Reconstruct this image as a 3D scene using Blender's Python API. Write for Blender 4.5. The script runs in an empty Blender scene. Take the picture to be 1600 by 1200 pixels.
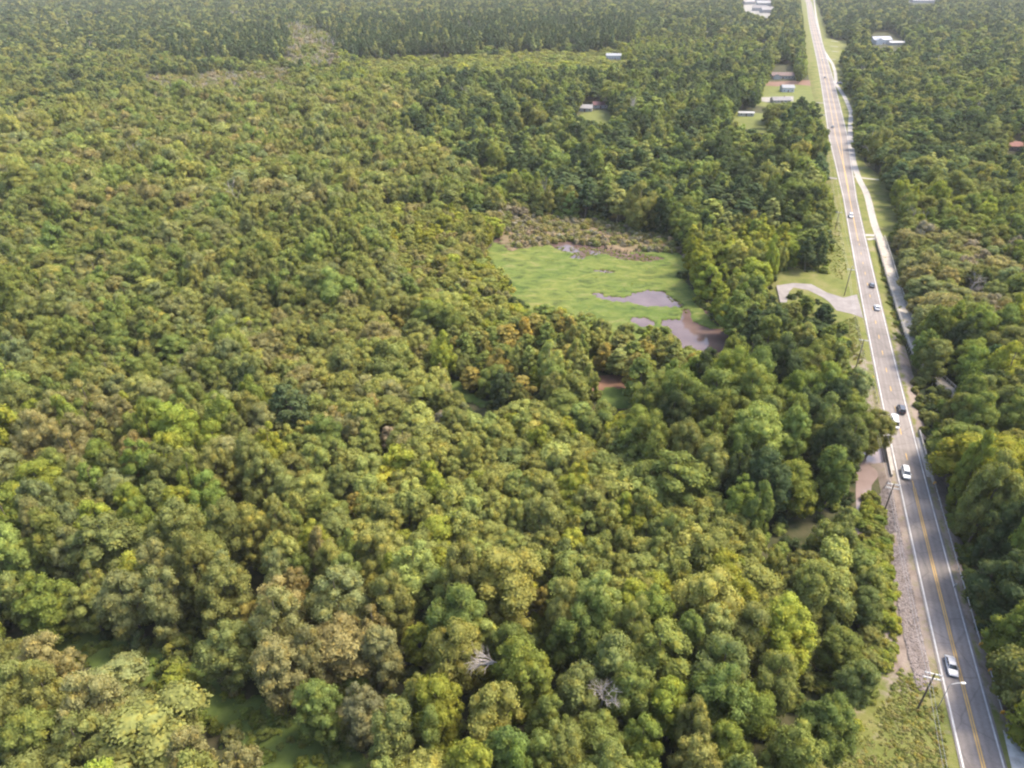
import bpy, math, random
import numpy as np
from mathutils import Vector

# ------------------------------------------------------------------ camera, sky, sun, exposure
SC = bpy.context.scene
F, H0, HOR = 1100.0, 122.0, -75.0
PITCH = math.atan((600 - HOR) / F)
SP, CP = math.sin(PITCH), math.cos(PITCH)
cam = bpy.data.cameras.new("camera"); camo = bpy.data.objects.new("camera", cam)
SC.collection.objects.link(camo); SC.camera = camo
cam.sensor_width = 36.0; cam.lens = 36.0 * F / 1600.0
cam.clip_start = 1.0; cam.clip_end = 30000.0
camo.location = (0, 0, H0); camo.rotation_euler = (math.pi / 2 - PITCH, 0, 0)

SUN_EL, SUN_AZ = math.radians(56), math.radians(15)      # sun stands to the +X side, a little towards +Y
w = bpy.data.worlds.new("World"); SC.world = w; w.use_nodes = True
nt = w.node_tree; nt.nodes.clear()
sky = nt.nodes.new("ShaderNodeTexSky"); sky.sky_type = 'NISHITA'; sky.sun_disc = False
sky.sun_elevation = SUN_EL; sky.sun_rotation = math.radians(90) - SUN_AZ
sky.dust_density = 3.0; sky.air_density = 1.0
bg = nt.nodes.new("ShaderNodeBackground"); bg.inputs[1].default_value = 0.15
out = nt.nodes.new("ShaderNodeOutputWorld")
nt.links.new(sky.outputs[0], bg.inputs[0]); nt.links.new(bg.outputs[0], out.inputs[0])
sl = bpy.data.lights.new("sun", 'SUN'); sl.energy = 1.7; sl.angle = math.radians(12); sl.color = (1.0, 0.90, 0.72)
so = bpy.data.objects.new("sun", sl); SC.collection.objects.link(so)
sd = Vector((math.cos(SUN_EL) * math.cos(SUN_AZ), math.cos(SUN_EL) * math.sin(SUN_AZ), math.sin(SUN_EL)))
so.rotation_euler = sd.to_track_quat('Z', 'Y').to_euler(); so.location = (300, 100, 400)
SC.view_settings.view_transform = 'Standard'; SC.view_settings.look = 'None'
SC.view_settings.exposure = 2.0; SC.view_settings.gamma = 1.0
SC.cycles.max_bounces = 6; SC.cycles.diffuse_bounces = 4; SC.cycles.glossy_bounces = 2
SC.cycles.transmission_bounces = 2; SC.cycles.volume_bounces = 0; SC.cycles.transparent_max_bounces = 4
SC.cycles.filter_width = 2.2

# ------------------------------------------------------------------ picture <-> place
def P(px, py, z=0.0):
    v = (py - 600) / F; t = (H0 - z) / (SP + v * CP)
    return np.array([(px - 800) / F * t, (CP - v * SP) * t, z])
def proj(x, y, z):
    zc = y * CP + (H0 - z) * SP
    return 800 + F * x / zc, 600 + F * ((H0 - z) * CP - y * SP) / zc, zc
def inpoly(poly, x, y):
    x = np.asarray(x, float); y = np.asarray(y, float); r = np.zeros(x.shape, bool)
    n = len(poly)
    for i in range(n):
        x1, y1 = poly[i]; x2, y2 = poly[(i + 1) % n]
        c = ((y1 > y) != (y2 > y))
        with np.errstate(divide='ignore', invalid='ignore'):
            r ^= c & (x < (x2 - x1) * (y - y1) / ((y2 - y1) if y2 != y1 else 1e-9) + x1)
    return r

# ------------------------------------------------------------------ helpers
COL = SC.collection
def mesh_np(name, V, faces, mats=(), mi=None, smooth=False, attrs=None):
    me = bpy.data.meshes.new(name)
    V = np.asarray(V, np.float32).reshape(-1, 3)
    if isinstance(faces, np.ndarray):
        nf, k = faces.shape
        me.vertices.add(len(V)); me.vertices.foreach_set("co", V.ravel())
        me.loops.add(nf * k); me.loops.foreach_set("vertex_index", faces.astype(np.int32).ravel())
        me.polygons.add(nf); me.polygons.foreach_set("loop_start", np.arange(0, nf * k, k, dtype=np.int32))
        me.update(calc_edges=True)
    else:
        me.from_pydata(V.tolist(), [], [list(map(int, f)) for f in faces]); me.update()
    for m in mats: me.materials.append(m)
    if mi is not None: me.polygons.foreach_set("material_index", np.asarray(mi, np.int32))
    if smooth: me.polygons.foreach_set("use_smooth", np.ones(len(me.polygons), bool))
    for k2, a in (attrs or {}).items():
        at = me.attributes.new(k2, 'FLOAT', 'POINT'); at.data.foreach_set("value", np.asarray(a, np.float32))
    me.validate(); me.update()
    return me
class MB:
    def __init__(s): s.v = []; s.f = []; s.m = []
    def add(s, V, Fs, mi=0):
        b = len(s.v); s.v += [tuple(map(float, q)) for q in V]; s.f += [tuple(i + b for i in f) for f in Fs]; s.m += [mi] * len(Fs)
    def box(s, x0, x1, y0, y1, z0, z1, mi=0):
        s.add([(x0,y0,z0),(x1,y0,z0),(x1,y1,z0),(x0,y1,z0),(x0,y0,z1),(x1,y0,z1),(x1,y1,z1),(x0,y1,z1)],
              [(0,3,2,1),(4,5,6,7),(0,1,5,4),(1,2,6,5),(2,3,7,6),(3,0,4,7)], mi)
    def tube(s, pts, rad, n=6, mi=0, cap=True):
        pts = [Vector(p) for p in pts]; R = rad if hasattr(rad, '__len__') else [rad] * len(pts); V = []; Fs = []
        for i, p in enumerate(pts):
            d = (pts[min(i + 1, len(pts) - 1)] - pts[max(i - 1, 0)]).normalized()
            a = d.orthogonal().normalized() if abs(d.z) > .9 else d.cross(Vector((0, 0, 1))).normalized(); b = d.cross(a)
            for k in range(n):
                t = 2 * math.pi * k / n; V.append(p + (a * math.cos(t) + b * math.sin(t)) * R[i])
        for i in range(len(pts) - 1):
            for k in range(n): Fs.append((i*n+k, i*n+(k+1)%n, (i+1)*n+(k+1)%n, (i+1)*n+k))
        if cap: Fs += [tuple(range(n))[::-1], tuple((len(pts)-1)*n + k for k in range(n))]
        s.add(V, Fs, mi)
    def mesh(s, name, mats, smooth=False):
        return mesh_np(name, s.v, s.f, mats, s.m, smooth)
    def build(s, name, mats, parent=None, smooth=False):
        if not isinstance(mats, (list, tuple)): mats = [mats]
        return link(name, s.mesh(name, mats, smooth), parent)
def link(name, data, parent=None, loc=None, rz=None):
    o = bpy.data.objects.new(name, data); COL.objects.link(o)
    if parent: o.parent = parent
    if loc is not None: o.location = loc
    if rz is not None: o.rotation_euler = (0, 0, rz)
    return o
def tag(o, label=None, cat=None, group=None, kind=None):
    if label: o["label"] = label
    if cat: o["category"] = cat
    if group: o["group"] = group
    if kind: o["kind"] = kind
    return o

# ------------------------------------------------------------------ materials
def newmat(name):
    m = bpy.data.materials.new(name); m.use_nodes = True; m.node_tree.nodes.clear()
    o = m.node_tree.nodes.new("ShaderNodeOutputMaterial"); return m, m.node_tree, o
def N(nt, t, **k):
    n = nt.nodes.new(t)
    for a, b in k.items(): setattr(n, a, b)
    return n
def noise(nt, scale, detail=4, rough=.6, vec=None, dist=0):
    n = N(nt, "ShaderNodeTexNoise"); n.inputs["Scale"].default_value = scale; n.inputs["Detail"].default_value = detail
    n.inputs["Roughness"].default_value = rough; n.inputs["Distortion"].default_value = dist
    if vec is not None: nt.links.new(vec, n.inputs["Vector"])
    return n
def ramp(nt, src, stops):
    r = N(nt, "ShaderNodeValToRGB"); e = r.color_ramp.elements
    while len(e) < len(stops): e.new(.5)
    for i, (p, c) in enumerate(stops): e[i].position = p; e[i].color = (*c, 1)
    nt.links.new(src, r.inputs[0]); return r
def mix(nt, fac, a, b, blend='MIX'):
    m = N(nt, "ShaderNodeMix", data_type='RGBA', blend_type=blend)
    for s, v in ((0, fac), (6, a), (7, b)):
        if isinstance(v, (int, float)): m.inputs[s].default_value = v
        elif isinstance(v, tuple): m.inputs[s].default_value = (*v, 1)
        else: nt.links.new(v, m.inputs[s])
    return m.outputs[2]
def principled(nt, out, col, rough=.8, spec=.3, bump=None, bstr=.3, bdist=.1, metal=0):
    p = N(nt, "ShaderNodeBsdfPrincipled"); p.inputs["Roughness"].default_value = rough
    p.inputs["Specular IOR Level"].default_value = spec; p.inputs["Metallic"].default_value = metal
    if isinstance(col, tuple): p.inputs["Base Color"].default_value = (*col, 1)
    else: nt.links.new(col, p.inputs["Base Color"])
    if bump is not None:
        b = N(nt, "ShaderNodeBump"); b.inputs["Strength"].default_value = bstr; b.inputs["Distance"].default_value = bdist
        nt.links.new(bump, b.inputs["Height"]); nt.links.new(b.outputs[0], p.inputs["Normal"])
    nt.links.new(p.outputs[0], out.inputs[0]); return p
def geo(nt): return N(nt, "ShaderNodeNewGeometry")
def simple(name, c1, c2=None, scale=.5, rough=.8, spec=.3, bump=False, detail=5, metal=0, bdist=.05, stops=(.35, .65)):
    m, nt, o = newmat(name); c2 = c2 or tuple(x * .75 for x in c1)
    n = noise(nt, scale, detail, .65, geo(nt).outputs["Position"])
    r = ramp(nt, n.outputs[0], [(stops[0], c2), (stops[1], c1)])
    principled(nt, o, r.outputs[0], rough, spec, n.outputs[0] if bump else None, .5, bdist, metal); return m

def leafmat(name, trans=.25):   # leaves pass some light through
    m, nt, o = newmat(name); L = nt.links
    at = N(nt, "ShaderNodeAttribute", attribute_type='INSTANCER', attribute_name="tint")
    g = geo(nt)
    n1 = noise(nt, .35, 2, .5, g.outputs["Position"]); n2 = noise(nt, 2.2, 2, .6, g.outputs["Position"])
    v1 = N(nt, "ShaderNodeMapRange"); v1.inputs[1].default_value = .3; v1.inputs[2].default_value = .7; v1.inputs[3].default_value = .8; v1.inputs[4].default_value = 1.22
    L.new(n1.outputs[0], v1.inputs[0])
    v2 = N(nt, "ShaderNodeMapRange"); v2.inputs[3].default_value = .82; v2.inputs[4].default_value = 1.2
    L.new(g.outputs["Random Per Island"], v2.inputs[0])
    v3 = N(nt, "ShaderNodeMapRange"); v3.inputs[1].default_value = .3; v3.inputs[2].default_value = .7; v3.inputs[3].default_value = .85; v3.inputs[4].default_value = 1.15
    L.new(n2.outputs[0], v3.inputs[0])
    a = N(nt, "ShaderNodeMath", operation='MULTIPLY'); L.new(v1.outputs[0], a.inputs[0]); L.new(v2.outputs[0], a.inputs[1])
    b = N(nt, "ShaderNodeMath", operation='MULTIPLY'); L.new(a.outputs[0], b.inputs[0]); L.new(v3.outputs[0], b.inputs[1])
    sc = N(nt, "ShaderNodeVectorMath", operation='SCALE'); L.new(at.outputs["Color"], sc.inputs[0]); L.new(b.outputs[0], sc.inputs["Scale"])
    # a little yellower here and there, the way single branches turn
    wy = mix(nt, 1.0, sc.outputs[0], (1.25, 1.08, .8), 'MULTIPLY')
    fr = ramp(nt, noise(nt, .55, 1, .5, g.outputs["Position"]).outputs[0], [(.5, (0, 0, 0)), (.72, (1, 1, 1))])
    c = mix(nt, fr.outputs[0], sc.outputs[0], wy)
    d = N(nt, "ShaderNodeBsdfDiffuse"); t = N(nt, "ShaderNodeBsdfTranslucent"); L.new(c, d.inputs[0])
    L.new(mix(nt, 1.0, c, (1.1, 1.15, .6), 'MULTIPLY'), t.inputs[0])
    ms = N(nt, "ShaderNodeMixShader"); ms.inputs[0].default_value = trans; L.new(d.outputs[0], ms.inputs[1]); L.new(t.outputs[0], ms.inputs[2])
    L.new(ms.outputs[0], o.inputs[0]); return m
M = {}
M['leaf'] = leafmat('leaves', .42)
M['needle'] = leafmat('needles', .18)
M['bark'] = simple('bark', (.16, .13, .10), (.07, .055, .04), 3, .9, bump=True)
M['deadbark'] = simple('weathered_bark', (.42, .37, .32), (.25, .21, .18), 3, .9)
M['floor'] = simple('forest_floor', (.075, .065, .035), (.025, .035, .012), .22, .95, .1, True, 8)
M['mud'] = simple('mud', (.16, .085, .05), (.10, .05, .03), .15, .8, .3, True, 8)
M['grass'] = simple('mown_grass', (.13, .135, .035), (.08, .095, .025), .12, .9, .1, True, 8, stops=(.3, .7))
M['lushgrass'] = simple('lush_grass', (.10, .13, .03), (.055, .08, .02), .3, .9, .1, True, 8)
M['reed'] = simple('dry_reeds', (.17, .12, .075), (.09, .08, .035), .12, .9, .1, True, 8, bdist=.4)
M['concrete'] = simple('concrete', (.33, .30, .265), (.24, .215, .19), .8, .85, .3)
M['gravel'] = simple('gravel', (.46, .43, .39), (.28, .26, .23), .6, .9, .2, True, 10)
M['pale'] = simple('pale_ground', (.25, .225, .20), (.14, .135, .11), .05, .9, .2)
M['white_paint'] = simple('white_road_paint', (.44, .42, .40), (.28, .265, .255), .35, .6, .3, detail=8)
M['yellow_paint'] = simple('yellow_road_paint', (.46, .28, .07), (.32, .20, .06), .5, .6, .3, detail=8)
M['galv'] = simple('galvanised_steel', (.42, .40, .38), (.28, .25, .23), 1.2, .5, .5)
M['wood'] = simple('weathered_deck_boards', (.38, .33, .27), (.25, .215, .17), .5, .85, .2, detail=8)
M['rail'] = simple('timber_rail', (.42, .38, .33), (.3, .27, .23), 1, .8, .2)
M['pole'] = simple('pole_timber', (.13, .10, .075), (.08, .06, .045), 2, .9, .2)
M['crossarm'] = simple('pale_crossarm', (.62, .60, .56), (.45, .43, .4), 1, .7, .3)
M['wire'] = simple('wire', (.35, .34, .33), None, 1, .5, .5)
M['orange'] = simple('reflective_yellow', (.75, .38, .04), None, 1, .5, .4)
M['stone'] = simple('riprap_stone', (.235, .195, .175), (.15, .12, .105), .8, .9, .2)
def road_mat():
    m, nt, o = newmat('asphalt'); g = geo(nt).outputs["Position"]
    n = noise(nt, .08, 6, .7, g); r = ramp(nt, n.outputs[0], [(.3, (.142, .121, .108)), (.7, (.192, .166, .150))])
    f = noise(nt, 3, 4, .7, g); r2 = ramp(nt, f.outputs[0], [(.3, (.82,) * 3), (.7, (1.12,) * 3)])
    c = mix(nt, 1.0, r.outputs[0], r2.outputs[0], 'MULTIPLY')
    # worn wheel tracks, patched sections and sealed transverse cracks: 'across' and 'along' are in metres on the road itself
    ac = N(nt, "ShaderNodeAttribute", attribute_name="across"); al = N(nt, "ShaderNodeAttribute", attribute_name="along")
    cv = N(nt, "ShaderNodeMath", operation='ABSOLUTE'); nt.links.new(ac.outputs["Fac"], cv.inputs[0])
    tr = ramp(nt, cv.outputs[0], [(0, (1, 1, 1))]); tr.color_ramp.interpolation = 'EASE'
    e = tr.color_ramp.elements
    sc = N(nt, "ShaderNodeMath", operation='DIVIDE'); nt.links.new(cv.outputs[0], sc.inputs[0]); sc.inputs[1].default_value = 4.0
    nt.links.new(sc.outputs[0], tr.inputs[0])
    for p_, v_ in ((.12, .95), (.24, 1.1), (.4, .93), (.62, 1.1), (.8, .95), (.95, .85)):
        q = e.new(p_); q.color = (v_, v_, v_, 1)
    c = mix(nt, 1.0, c, tr.outputs[0], 'MULTIPLY')
    cb = N(nt, "ShaderNodeCombineXYZ"); nt.links.new(al.outputs["Fac"], cb.inputs[0])
    pn = noise(nt, .035, 0, .5, cb.outputs[0]); pr = ramp(nt, pn.outputs[0], [(.46, (.88,) * 3), (.47, (1.0,) * 3), (.56, (1.0,) * 3), (.57, (1.12,) * 3)])
    c = mix(nt, 1.0, c, pr.outputs[0], 'MULTIPLY')
    vo = N(nt, "ShaderNodeTexVoronoi", feature='DISTANCE_TO_EDGE'); vo.inputs["Scale"].default_value = .1; nt.links.new(g, vo.inputs["Vector"])
    vr = ramp(nt, vo.outputs["Distance"], [(.0, (.6,) * 3), (.02, (1,) * 3)])
    c = mix(nt, .6, c, mix(nt, 1.0, c, vr.outputs[0], 'MULTIPLY'))
    principled(nt, o, c, .85, .3); return m
M['asphalt'] = road_mat()
M['oldasphalt'] = simple('old_asphalt', (.22, .195, .18), (.16, .14, .13), .3, .9, .2)
def water_mat():
    m, nt, o = newmat('muddy_water'); g = geo(nt).outputs["Position"]
    n = noise(nt, .09, 4, .6, g); r = ramp(nt, n.outputs[0], [(.35, (.08, .05, .042)), (.65, (.115, .078, .068))])
    n2 = noise(nt, 2.0, 3, .6, g)
    p = principled(nt, o, r.outputs[0], .06, .5, n2.outputs[0], .1, .02); p.inputs["IOR"].default_value = 1.33; return m
M['water'] = water_mat()
def silt_mat():
    m, nt, o = newmat('silty_creek_water'); g = geo(nt).outputs["Position"]
    n = noise(nt, .12, 4, .6, g); r = ramp(nt, n.outputs[0], [(.35, (.15, .11, .098)), (.65, (.20, .15, .135))])
    principled(nt, o, r.outputs[0], .12, .5, noise(nt, 2.0, 3, .6, g).outputs[0], .1, .02); return m
M['silt'] = silt_mat()
def mat_marsh():
    m, nt, o = newmat('floating_marsh_plants'); g = geo(nt).outputs["Position"]
    mp = N(nt, "ShaderNodeMapping"); mp.inputs["Scale"].default_value = (1, 1.8, 1); nt.links.new(g, mp.inputs[0])
    n = noise(nt, .14, 8, .7, mp.outputs[0], .6); r = ramp(nt, n.outputs[0], [(.30, (.028, .036, .012)), (.42, (.070, .090, .022)), (.53, (.106, .126, .028)), (.66, (.150, .142, .052))])
    n3 = noise(nt, .03, 3, .6, g); r3 = ramp(nt, n3.outputs[0], [(.35, (.75, .88, .8)), (.65, (1.1, 1.05, 1.0))])
    c = mix(nt, 1.0, r.outputs[0], r3.outputs[0], 'MULTIPLY')
    n2 = noise(nt, 1.2, 5, .7, mp.outputs[0])
    principled(nt, o, c, .9, .1, n2.outputs[0], .6, .3); return m
M['marsh'] = mat_marsh()
def berm_mat():
    m, nt, o = newmat('verge_soil_and_grass'); g = geo(nt).outputs["Position"]
    n = noise(nt, .12, 8, .7, g); gr = ramp(nt, n.outputs[0], [(.3, (.06, .07, .02)), (.45, (.11, .12, .03)), (.6, (.15, .14, .05)), (.75, (.19, .16, .09))])
    n2 = noise(nt, .25, 8, .75, g); so_ = ramp(nt, n2.outputs[0], [(.3, (.12, .09, .07)), (.55, (.22, .175, .145)), (.75, (.17, .15, .08))])
    at = N(nt, "ShaderNodeAttribute", attribute_name="bare")
    n3 = noise(nt, .3, 6, .7, g)
    ad = N(nt, "ShaderNodeMath", operation='ADD'); nt.links.new(at.outputs["Fac"], ad.inputs[0]); nt.links.new(n3.outputs[0], ad.inputs[1])
    fr = ramp(nt, ad.outputs[0], [(.88, (0, 0, 0)), (1.02, (1, 1, 1))])
    # ramp input above 1 clamps; scale first
    dv = N(nt, "ShaderNodeMath", operation='MULTIPLY'); dv.inputs[1].default_value = .8; nt.links.new(ad.outputs[0], dv.inputs[0])
    fr.color_ramp.elements[0].position = .7; fr.color_ramp.elements[1].position = .85
    nt.links.new(dv.outputs[0], fr.inputs[0])
    c = mix(nt, fr.outputs[0], gr.outputs[0], so_.outputs[0])
    nb = noise(nt, 1.5, 5, .7, g)
    principled(nt, o, c, .95, .1, nb.outputs[0], .6, .25); return m
M['berm'] = berm_mat()
def paint(name, c, rough=.35): 
    m, nt, o = newmat(name); p = principled(nt, o, c, rough, .5); p.inputs["Coat Weight"].default_value = .5; return m
M['glass'] = paint('car_glass', (.03, .035, .04), .08)
M['rubber'] = simple('rubber', (.03, .03, .03), None, 3, .8)
M['rim'] = simple('alloy', (.5, .5, .5), None, 3, .3, metal=.8)
M['lamp'] = paint('headlight_lens', (.75, .76, .78), .1)
M['tail'] = paint('tail_lens', (.35, .02, .02), .2)

# ------------------------------------------------------------------ ground
mb = MB(); S = 9000
mb.add([(-S, -600, 0), (S, -600, 0), (S, 14000, 0), (-S, 14000, 0)], [(0, 1, 2, 3)])
tag(mb.build('ground', M['floor']), kind='structure')

# road axis from picture measurements
RT = [(1200,1503,1563),(1100,1485,1541),(1000,1462,1514),(900,1440,1486),(800,1419,1460),(700,1397,1431),(600,1375,1406),(500,1352,1384),(450,1342,1369),(400,1331,1356),(350,1324,1345),(300,1315,1336),(250,1307,1332),(200,1292,1322),(150,1287,1310),(100,1277,1294),(50,1267,1279),(25,1262,1274),(0,1257,1266)]
RZ = 1.5
cy = []; cx = []
for y, l, r in RT:
    q = P((l + r) / 2, y, RZ); cx.append(q[0]); cy.append(q[1])
cx = np.array(cx); cy = np.array(cy)
# smooth axis: low-order fit, then follow it
wts = 1 / (1 + cy / 200.0)
pf = np.polyfit(cy / 1000, cx, 5, w=wts)
def axis(y): 
    y = np.asarray(y, float); yc = np.clip(y, 60, 2350)
    x = np.polyval(pf, yc / 1000)
    d0 = (np.polyval(pf, .07) - np.polyval(pf, .06)) / 10; d1 = (np.polyval(pf, 2.35) - np.polyval(pf, 2.3)) / 50
    return x + np.where(y < 60, (y - 60) * d0, 0) + np.where(y > 2350, (y - 2350) * d1, 0)
ST_Y = np.concatenate([np.arange(-60, 700, 3.0), np.arange(700, 3600, 12.0)])
ST_X = axis(ST_Y)
TX = np.gradient(ST_X); TY = np.gradient(ST_Y); TL = np.hypot(TX, TY); TX /= TL; TY /= TL
RXn, RYn = TY, -TX                    # unit vector to the right of travel
ALONG = np.concatenate([[0], np.cumsum(np.hypot(np.diff(ST_X), np.diff(ST_Y)))])
ST_PY = proj(ST_X, ST_Y, RZ)[1]; ST_ZC = proj(ST_X, ST_Y, RZ)[2]; ST_PX = proj(ST_X, ST_Y, RZ)[0]
def half(y):
    return np.interp(y, [0, 400, 480, 560, 700, 1000, 1500, 3600], [3.35, 3.35, 4.9, 6.6, 6.6, 6.4, 6.6, 6.6])
HW = half(ST_Y)
# clear edges either side (picture x at picture y), bases hidden behind crowns handled by the tree rule
LB = [(-60,1240),(0,1252),(60,1260),(100,1263),(125,1270),(150,1275),(170,1285),(200,1291),(215,1300),(250,1297),(280,1300),(330,1308),(345,1302),(380,1296),(405,1296),(430,1294),(490,1285),(500,1307),(530,1333),(560,1330),(600,1345),(640,1362),(690,1372),(702,1342),(745,1338),(780,1338),(842,1334),(848,1380),(860,1384),(900,1390),(950,1396),(1000,1392),(1050,1385),(1100,1365),(1150,1340),(1200,1275),(1300,1260)]
RB = [(-60,1276),(0,1276),(25,1286),(50,1291),(62,1296),(64,1324),(75,1326),(80,1308),(100,1314),(130,1318),(165,1332),(185,1336),(205,1334),(250,1340),(275,1376),(340,1402),(362,1394),(372,1392),(400,1400),(450,1414),(500,1430),(530,1433),(560,1424),(600,1422),(640,1438),(690,1445),(725,1458),(750,1468),(800,1478),(850,1492),(900,1500),(950,1506),(1000,1530),(1050,1550),(1100,1565),(1130,1580),(1160,1600),(1200,1625),(1300,1700)]
LBG = [(y, x) for y, x in LB if y < 405 or 500 < y < 695 or y > 845] + [(415,1215),(492,1215),(700,1374),(745,1378),(835,1380)]
LBG.sort()
lbx = np.interp(ST_PY, [a for a, b in LBG], [b for a, b in LBG]); rbx = np.interp(ST_PY, [a for a, b in RB], [b for a, b in RB])
OL = np.maximum(HW + 1.5, (ST_PX - lbx) * ST_ZC / F * .945); OR = np.maximum(HW + 1.5, (rbx - ST_PX) * ST_ZC / F * .945)
def bridge(py): return (py > 688) & (py < 737)
def row(off, z, i0=0, i1=None):
    return np.stack([ST_X + RXn * off, ST_Y + RYn * off, np.full_like(ST_X, 1.0) * z], 1)[i0:i1]
def strip(offs, zs, sel=None, extra=None, name='s', mats=(), smooth=True):
    """offs, zs: list of arrays per column"""
    R = [row(o, z) for o, z in zip(offs, zs)]; k = len(R); n = len(ST_Y)
    V = np.stack(R, 1).reshape(-1, 3); Fs = []
    for i in range(n - 1):
        if sel is not None and not sel[i]: continue
        for j in range(k - 1): Fs.append((i * k + j, i * k + j + 1, (i + 1) * k + j + 1, (i + 1) * k + j))
    attrs = {a: np.stack([np.broadcast_to(q, n) for q in cols], 1).ravel() for a, cols in (extra or {}).items()}
    return mesh_np(name, V, np.array(Fs), mats, smooth=smooth, attrs=attrs)
one = np.ones_like(ST_Y)
PYs = ST_PY
# flat shoulder widths
fl = np.where(PYs < 560, np.maximum(OL - 1, HW + 2), HW + 2.6)
fr_ = np.where(PYs < 366, OR, HW + 2.4)
fl = np.convolve(np.pad(fl, 3, 'edge'), np.ones(7) / 7, 'valid'); fr_ = np.convolve(np.pad(fr_, 3, 'edge'), np.ones(7) / 7, 'valid')
endL = np.maximum(fl + 4.5, OL + 3); endR = np.maximum(fr_ + 3.5, np.where(PYs < 366, OR + 5, fr_ + 3.5))
kk = (PYs > 738) & (PYs < 842); endL = np.where(kk, fl + 2.2, endL)
bareL = np.interp(PYs, [0, 500, 530, 560, 740, 760, 1040, 1085, 1110, 1300], [0, 0, .3, .45, .6, .7, .7, .5, .32, .3])
bareR = np.interp(PYs, [0, 350, 370, 450, 560, 700, 1100, 1140, 1300], [0, 0, .35, .25, .6, .7, .7, .35, .3])
zt = one * (RZ - .09)
sel = ~bridge(PYs)[:-1]
me = strip([-endL, -(fl + endL) / 2, -fl, -(HW + 1.2), HW + 1.2, fr_, (fr_ + endR) / 2, endR],
           [one * -.15, one * .62, zt, zt, zt, zt, one * .6, one * -.15], sel,
           {'bare': [bareL, bareL, bareL, bareL * .8, bareR * .7, bareR, bareR, bareR]}, 'road_verge', [M['berm']])
tag(link('road_verge', me), kind='structure')
road = link('road', strip([-(HW + .55), -HW * .5, 0 * one, HW * .5, HW + .55], [one * RZ] * 5, None,
      {'across': [-(HW + .55), -HW * .5, 0, HW * .5, HW + .55], 'along': [ALONG] * 5}, 'road', [M['asphalt']]))
tag(road, kind='structure')
def ribbon(o0, o1, z, sel=None, name='road_marking', mat='white_paint', parent=None):
    me = strip([o0, o1], [one * z] * 2, sel, None, name, [M[mat]]); return link(name, me, parent)
ribbon(-HW - .16, -HW + .16, RZ + .02, name='edge_line', parent=road); ribbon(HW - .16, HW + .16, RZ + .02, name='edge_line', parent=road)
def sel_py(a, b): return ((PYs > a) & (PYs < b))[:-1]
s = sel_py(763, 1600); ribbon(one * -.33, one * -.1, RZ + .02, s, 'centre_line', 'yellow_paint', road); ribbon(one * .1, one * .33, RZ + .02, s, 'centre_line', 'yellow_paint', road)
idx = np.arange(len(ST_Y))[:-1]
s = sel_py(380, 763) & (idx % 4 == 0); ribbon(one * -.13, one * .13, RZ + .02, s, 'centre_line', 'yellow_paint', road)
s = sel_py(-60, 380); c0 = np.maximum(0, HW - 4.9)
ribbon(-c0 - .35, -c0, RZ + .02, s, 'lane_line', 'yellow_paint', road); ribbon(c0, c0 + .35, RZ + .02, s & (PYs[:-1] < 300), 'lane_line', 'yellow_paint', road)

def sheet(name, poly_px, z, mat, kind='structure', zg=None):
    V = [P(x, y, z) for x, y in poly_px]
    import mathutils
    tri = mathutils.geometry.tessellate_polygon([[Vector(v) for v in V]])
    Fs = []
    for t in tri:
        a, b, c = (Vector(V[i]) for i in t)
        Fs.append(t if (b - a).cross(c - a).z > 0 else (t[0], t[2], t[1]))
    o = link(name, mesh_np(name, V, [list(t) for t in Fs], [M[mat]])); tag(o, kind=kind); return o
# side road, gravel lot at lower right, path
sheet('side_road', [(1349,497),(1330,490),(1307,485),(1296,472),(1285,464),(1262,453),(1240,449),(1233,456),(1229,474),(1219,472),(1213,446),(1240,442),(1268,444),(1292,457),(1318,465),(1339,460)], RZ - .03, 'oldasphalt')
sheet('gravel_lot', [(1572,1128),(1590,1136),(1640,1150),(1700,1190),(1660,1186),(1600,1174),(1580,1166)], RZ - .05, 'gravel')
sheet('sandy_shoulder', [(1567,1140),(1575,1150),(1600,1170),(1640,1185),(1680,1240),(1590,1240)], RZ - .07, 'gravel')
PATH = [(1268,-30),(1272,0),(1275,25),(1280,50),(1285,75),(1294,90),(1301,100),(1305,113),(1306,124),(1306,131),(1311,138),(1319,150),(1325,163),(1330,176),(1329,190),(1328,205),(1330,225),(1333,250),(1338,268),(1344,284),(1352,297),(1357,312),(1361,330),(1366,350),(1371,364),(1376,374)]
def polyline(px, z, step=2.0):
    pts = np.array([P(x, y, z) for x, y in px]); d = np.concatenate([[0], np.cumsum(np.linalg.norm(np.diff(pts, axis=0), axis=1))])
    n = max(2, int(d[-1] / step)); t = np.linspace(0, d[-1], n)
    q = np.stack([np.interp(t, d, pts[:, k]) for k in range(3)], 1)
    for _ in range(3): q[1:-1] = (q[:-2] + 2 * q[1:-1] + q[2:]) / 4
    return q
def ribbon_pts(q, hw):
    t = np.gradient(q, axis=0); t[:, 2] = 0; t /= np.linalg.norm(t, axis=1)[:, None]; r = np.stack([t[:, 1], -t[:, 0], 0 * t[:, 0]], 1)
    hw = np.broadcast_to(hw, len(q))[:, None]; return q - r * hw, q + r * hw, t, r
def add_ribbon(mb, q, hw, mi=0):
    a, b, _, _ = ribbon_pts(q, hw); n = len(q); V = np.concatenate([a, b]); mb.add(V, [(i, n + i, n + i + 1, i + 1) for i in range(n - 1)], mi)
mb = MB(); add_ribbon(mb, polyline(PATH, RZ - .02, 4), 1.75); tag(mb.build('footpath', M['concrete']), kind='structure')
mb = MB(); add_ribbon(mb, polyline([(1350,367),(1372,368)], RZ - .045, 2), 1.6); add_ribbon(mb, polyline([(1355,374),(1372,372)], RZ - .05, 2), 1.2)
add_ribbon(mb, polyline([(1334,276),(1360,280),(1378,281)], RZ - .045, 3), 1.3)
tag(mb.build('path_link', M['concrete']), kind='structure')
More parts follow.
